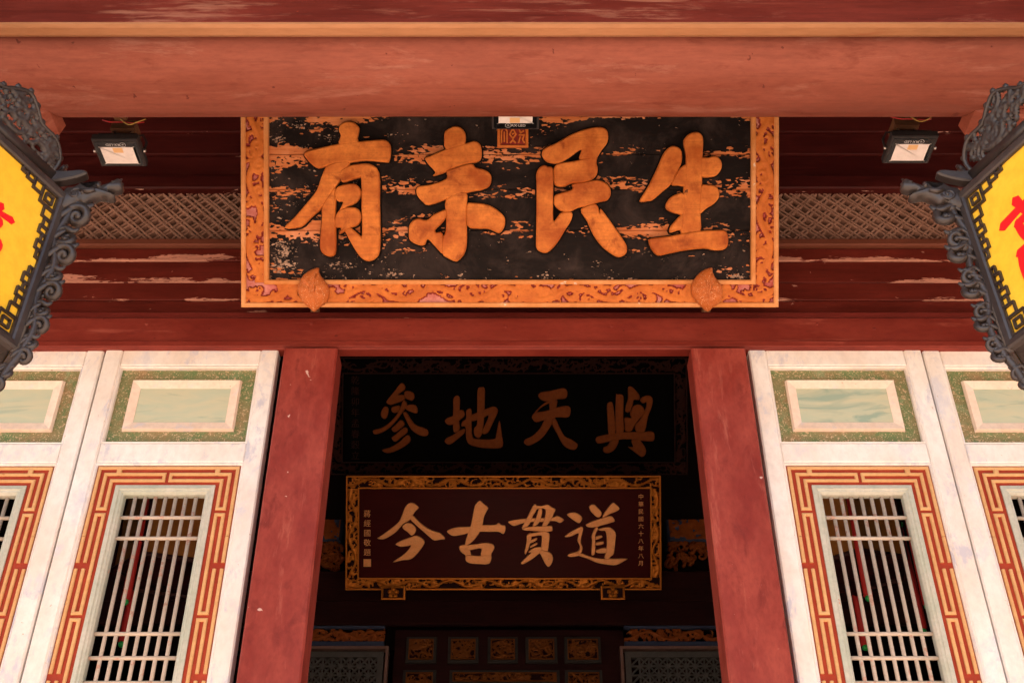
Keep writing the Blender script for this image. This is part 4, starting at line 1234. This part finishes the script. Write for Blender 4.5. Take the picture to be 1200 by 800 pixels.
# painted beam ends with gilt brackets left and right of the lower plaque
for sx, lab, nm in ((-1, 'gilt carved bracket under a painted block left of the inner plaques', 0), (1, 'gilt carved bracket under a painted block right of the inner plaques', 1)):
    ua, ub = (350, 402) if sx < 0 else (783, 846)
    a, b = at(ua, 634, 7.75), at(ub, 607, 7.75)
    br = thing('beam_bracket', lab, 'bracket', ((a.x + b.x) / 2, 7.75, at(600, 668, 7.75).z), (R(90), 0, 0), 'gilt brackets inside the hall')
    z0 = br.location.z; w = (b.x - a.x) / 2
    m = MB(); m.box(-w, w, a.z - z0, b.z - z0, -.2, 0, .02); m.build('block', BLUE, br)
    Hh = carve(2 * w - .03, b.z - a.z - .03, .009, 50 + nm, 34, .014, .010, .018, False)
    m = MB(); m.field(-w + .015, w - .015, a.z - z0 + .015, b.z - z0 - .015, Hh, .001, .004, 0, 1); m.build('block_carving', [BLUE, DIMGOLD], br, True)
    h = a.z - z0
    m = MB()
    rng = random.Random(3)
    prof = [(-.9, h), (.95, h), (.75, h * .72), (.55, h * .6), (.45, h * .35), (.15, h * .28), (-.05, 0), (-.95, 0)]
    prof = [(x * w * (-sx if sx > 0 else 1) * (1 if sx > 0 else -1) * (-1), y) for x, y in prof]
    for i in range(34):
        for _ in range(20):
            x, y = rng.uniform(-w, w), rng.uniform(0, h)
            # keep to the triangle that narrows away from the plaque
            t = (x * sx + w) / (2 * w)
            if y > h * t * .95: break
        p = spiral(x, y, rng.uniform(.03, .055), rng.uniform(0, 6), rng.choice([-1, 1]) * rng.uniform(.5, 1.1), 12)
        m.tube([(px2, min(max(py2, .01), h - .005), -.03 + .02 * rng.random()) for px2, py2 in p], [.016 - .0009 * j for j in range(12)], 6, 1.2)
    m.build('scrollwork', DIMGOLD, br, True)

# carved frieze and pierced screens of the inner front
SY = 7.66
SP = Plane((0, SY, 0))
def bxy(u0, u1, v0, v1):
    a, b = SP.px((u0), v1), SP.px(u1, v0)
    return a[0], b[0], a[1], b[1]
for sx, lab, lab2 in ((-1, 'carved gilt frieze with blue edges, left of the gilt panels', 'grey pierced lattice screen left of the gilt panels'),
                      (1, 'carved gilt frieze with blue edges, right of the gilt panels', 'grey pierced lattice screen right of the gilt panels')):
    u0, u1 = (300, 452) if sx < 0 else (732, 900)
    x0, x1, y0, y1 = bxy(u0, u1, 731.5, 757)
    fr = thing('carved_frieze', lab, 'frieze', ((x0 + x1) / 2, SY, y0), (R(90), 0, 0), 'friezes inside the hall')
    w, h = (x1 - x0) / 2, y1 - y0
    m = MB(); m.box(-w, w, 0, h, -.08, -.02); m.build('backing', HALLDARK, fr)
    for q0, q1 in ((0, h * .22), (h * .80, h)):
        m = MB(); m.box(-w, w, q0, q1, -.02, .015, .006); m.build('edge_strip', BLUE, fr)
    Hh = carve(2 * w, h * .6, .006, 60 + sx, 80, .03, .006, .012, True)
    m = MB(); m.field(-w, w, h * .21, h * .81, Hh, -.02, .010, 0, 1); m.build('carving', [HALLDARK, DIMGOLD], fr, True)
    u0, u1 = (300, 456) if sx < 0 else (726, 900)
    x0, x1, y0, y1 = bxy(u0, u1, 757.5, 900)
    x0, x1 = (SP.px(u0, 757)[0], SP.px(456, 757)[0]) if sx < 0 else (SP.px(726, 757)[0], SP.px(u1, 757)[0])
    scn = thing('pierced_screen', lab2, 'screen', ((x0 + x1) / 2, SY, y0), (R(90), 0, 0), 'pierced screens inside the hall')
    w, h = (x1 - x0) / 2, y1 - y0
    m = MB(); m.sweep(rect(-w, w, 0, h), [(0, -.05), (0, .02), (.020, .022), (.022, .0), (.022, -.05)], True); m.build('edge', PINK, scn)
    m = MB(); m.sweep(rect(-w + .034, w - .034, .034, h - .034), [(0, -.05), (0, .004), (.04, .004), (.04, -.05)], True); m.build('frame', GREY, scn)
    m = MB(); p = .064
    xa, xb, ya, yb = -w + .07, w - .07, .07, h - .07
    k = 0
    x = xb
    while x > xa:
        m.box(x - .006, x + .006, ya, yb, -.03, -.004); x -= p
    y = yb
    while y > ya:
        m.box(xa, xb, y - .006, y + .006, -.03, -.005); y -= p
    # diagonals through the crossings
    W2, H2 = xb - xa, yb - ya
    i = 0
    while i * p < W2 + H2:
        for s in (1, -1):
            c0 = xb - i * p if s > 0 else xa + ((xb - xa) % p) + i * p
            # from the top edge going down to the left (s>0) or right
            t0 = 0 if s > 0 else 0
            t1 = H2
            if s > 0:
                st_ = max(0, 0); en = min(t1, c0 - xa)
                pa, pb = Vector((c0, yb)), Vector((c0 - en, yb - en))
                if i and False: pass
            else:
                c0 = xb - i * p
                st_ = 0; en = min(t1, xb - c0)
                pa, pb = Vector((c0, yb)), Vector((c0 + en, yb - en))
            if (pb - pa).length < .02 or c0 < xa: continue
            d = (pb - pa).normalized() * .0001; nn = Vector((-d.y, d.x)).normalized() * .0055
            m.prism([tuple(pa + nn), tuple(pb + nn), tuple(pb - nn), tuple(pa - nn)], -.03, -.006 - .001 * (s > 0))
        i += 1
    j = 1
    while j * p < H2:                        # diagonals that start on the sides
        for s in (1, -1):
            xs = xb if s > 0 else xa + ((xb - xa) % p)
            ys = yb - j * p if s > 0 else yb - j * p
            en = min(ys - ya, W2)
            pa, pb = Vector((xs, ys)), Vector((xs - s * en, ys - en))
            if (pb - pa).length < .02: continue
            d = (pb - pa).normalized(); nn = Vector((-d.y, d.x)) * .0055
            m.prism([tuple(pa + nn), tuple(pb + nn), tuple(pb - nn), tuple(pa - nn)], -.03, -.0065 - .001 * (s > 0))
        j += 1
    m.build('lattice', GREY, scn)['kind'] = 'stuff'
# gilt panels between the screens
gp_ = thing('panel_screen', 'row of small carved gilt panels in a dark frame under the beam', 'screen', (0, SY + .03, 0), (R(90), 0, 0))
x0, x1, y0, y1 = bxy(456, 726, 734, 900)
m = MB(); m.box(x0 - .02, x1 + .03, y0, y1, -.08, -.03); m.build('back_panel', HALLRED, gp_)
cells = [(474, 512, 743, 774), (524, 561, 743, 774), (571, 607, 743, 774), (616, 653, 743, 774), (662, 704, 743, 774), (470, 511, 782, 815), (526, 656, 782, 800), (663, 706, 782, 815)]
for i, (u0, u1, v0, v1) in enumerate(cells):
    a0, a1, c0, c1 = bxy(u0, u1, v0, v1)
    m = MB(); m.box(a0, a1, c0, c1, -.03, -.006, .004); pn = m.build('panel', DIMGREY, gp_)
    e = .022
    m = MB(); m.sweep(rect(a0 + e, a1 - e, c0 + e, c1 - e), [(0, -.006), (0, .008), (.008, .008), (.008, -.006)], True); m.build('rim', PANELGOLD, pn)
    Hh = carve(a1 - a0 - 2 * e - .014, c1 - c0 - 2 * e - .014, .0045, 80 + i, 34 if i != 6 else 100, .022, .0045, .0095, False)
    m = MB(); m.field(a0 + e + .007, a1 - e - .007, c0 + e + .007, c1 - e - .007, Hh, -.0055, .008, 0, 1); m.build('carving', [GILTGROUND, PANELGOLD], pn, True)
# the wall above the plaques, so the upper hall stays closed
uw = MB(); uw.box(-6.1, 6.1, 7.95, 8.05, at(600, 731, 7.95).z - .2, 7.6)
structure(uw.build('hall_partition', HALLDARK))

# lanterns glimpsed through the door windows
def hall_lantern(x, y, z, lab):
    o = thing('hall_lantern', lab, 'lantern', (x, y, z), (0, 0, .3), 'lanterns inside the hall')
    V = [(math.cos(k * math.pi / 3), math.sin(k * math.pi / 3)) for k in range(6)]
    m0 = .24
    for k in range(6):
        a, b = V[k], V[(k + 1) % 6]
        m = MB(); m.add([(a[0] * m0, a[1] * m0, 0), (b[0] * m0, b[1] * m0, 0), (b[0] * m0 * 1.05, b[1] * m0 * 1.05, .5), (a[0] * m0 * 1.05, a[1] * m0 * 1.05, .5),
                         (a[0] * m0 * .97, a[1] * m0 * .97, 0), (b[0] * m0 * .97, b[1] * m0 * .97, 0), (b[0] * m0 * 1.02, b[1] * m0 * 1.02, .5), (a[0] * m0 * 1.02, a[1] * m0 * 1.02, .5)],
                        [(0, 1, 2, 3), (7, 6, 5, 4), (0, 4, 5, 1), (3, 2, 6, 7)])
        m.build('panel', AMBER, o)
        m = MB(); m.tube([(a[0] * m0, a[1] * m0, -.02), (a[0] * m0 * 1.05, a[1] * m0 * 1.05, .52)], .012, 6); m.tube([(a[0] * m0, a[1] * m0, -.01), (b[0] * m0, b[1] * m0, -.01)], .012, 6)
        m.tube([(a[0] * m0 * 1.05, a[1] * m0 * 1.05, .51), (b[0] * m0 * 1.05, b[1] * m0 * 1.05, .51)], .012, 6)
        m.build('frame', HALLRED, o)
        t0 = 1.22 * m0
        m = MB(); m.tube([(a[0] * m0 * 1.05, a[1] * m0 * 1.05, .5), (a[0] * t0, a[1] * t0, .52), (a[0] * t0, a[1] * t0, .30)], .005, 5)
        m.tube([(a[0] * t0, a[1] * t0, .26), (a[0] * t0, a[1] * t0, .0), (a[0] * t0, a[1] * t0, -.25)], [.012, .018, .020], 8)
        ts = m.build('tassel', TASSEL, o, True)
        m = MB(); m.ball((a[0] * t0, a[1] * t0, .28), .018, 8); m.ball((a[0] * t0, a[1] * t0, -.26), .016, 8); m.build('bead', BEAD, ts, True)
    m = MB(); m.add([(v[0] * m0, v[1] * m0, -.005) for v in V] + [(0, 0, -.06)], [(i, (i + 1) % 6, 6) for i in range(6)] + [(5, 4, 3, 2, 1, 0)]); m.build('bottom_cap', HALLRED, o)
    m = MB(); m.tube([(0, 0, .45), (0, 0, 7.6 - z)], .012, 6); m.build('hanging_rod', HALLDARK, o)
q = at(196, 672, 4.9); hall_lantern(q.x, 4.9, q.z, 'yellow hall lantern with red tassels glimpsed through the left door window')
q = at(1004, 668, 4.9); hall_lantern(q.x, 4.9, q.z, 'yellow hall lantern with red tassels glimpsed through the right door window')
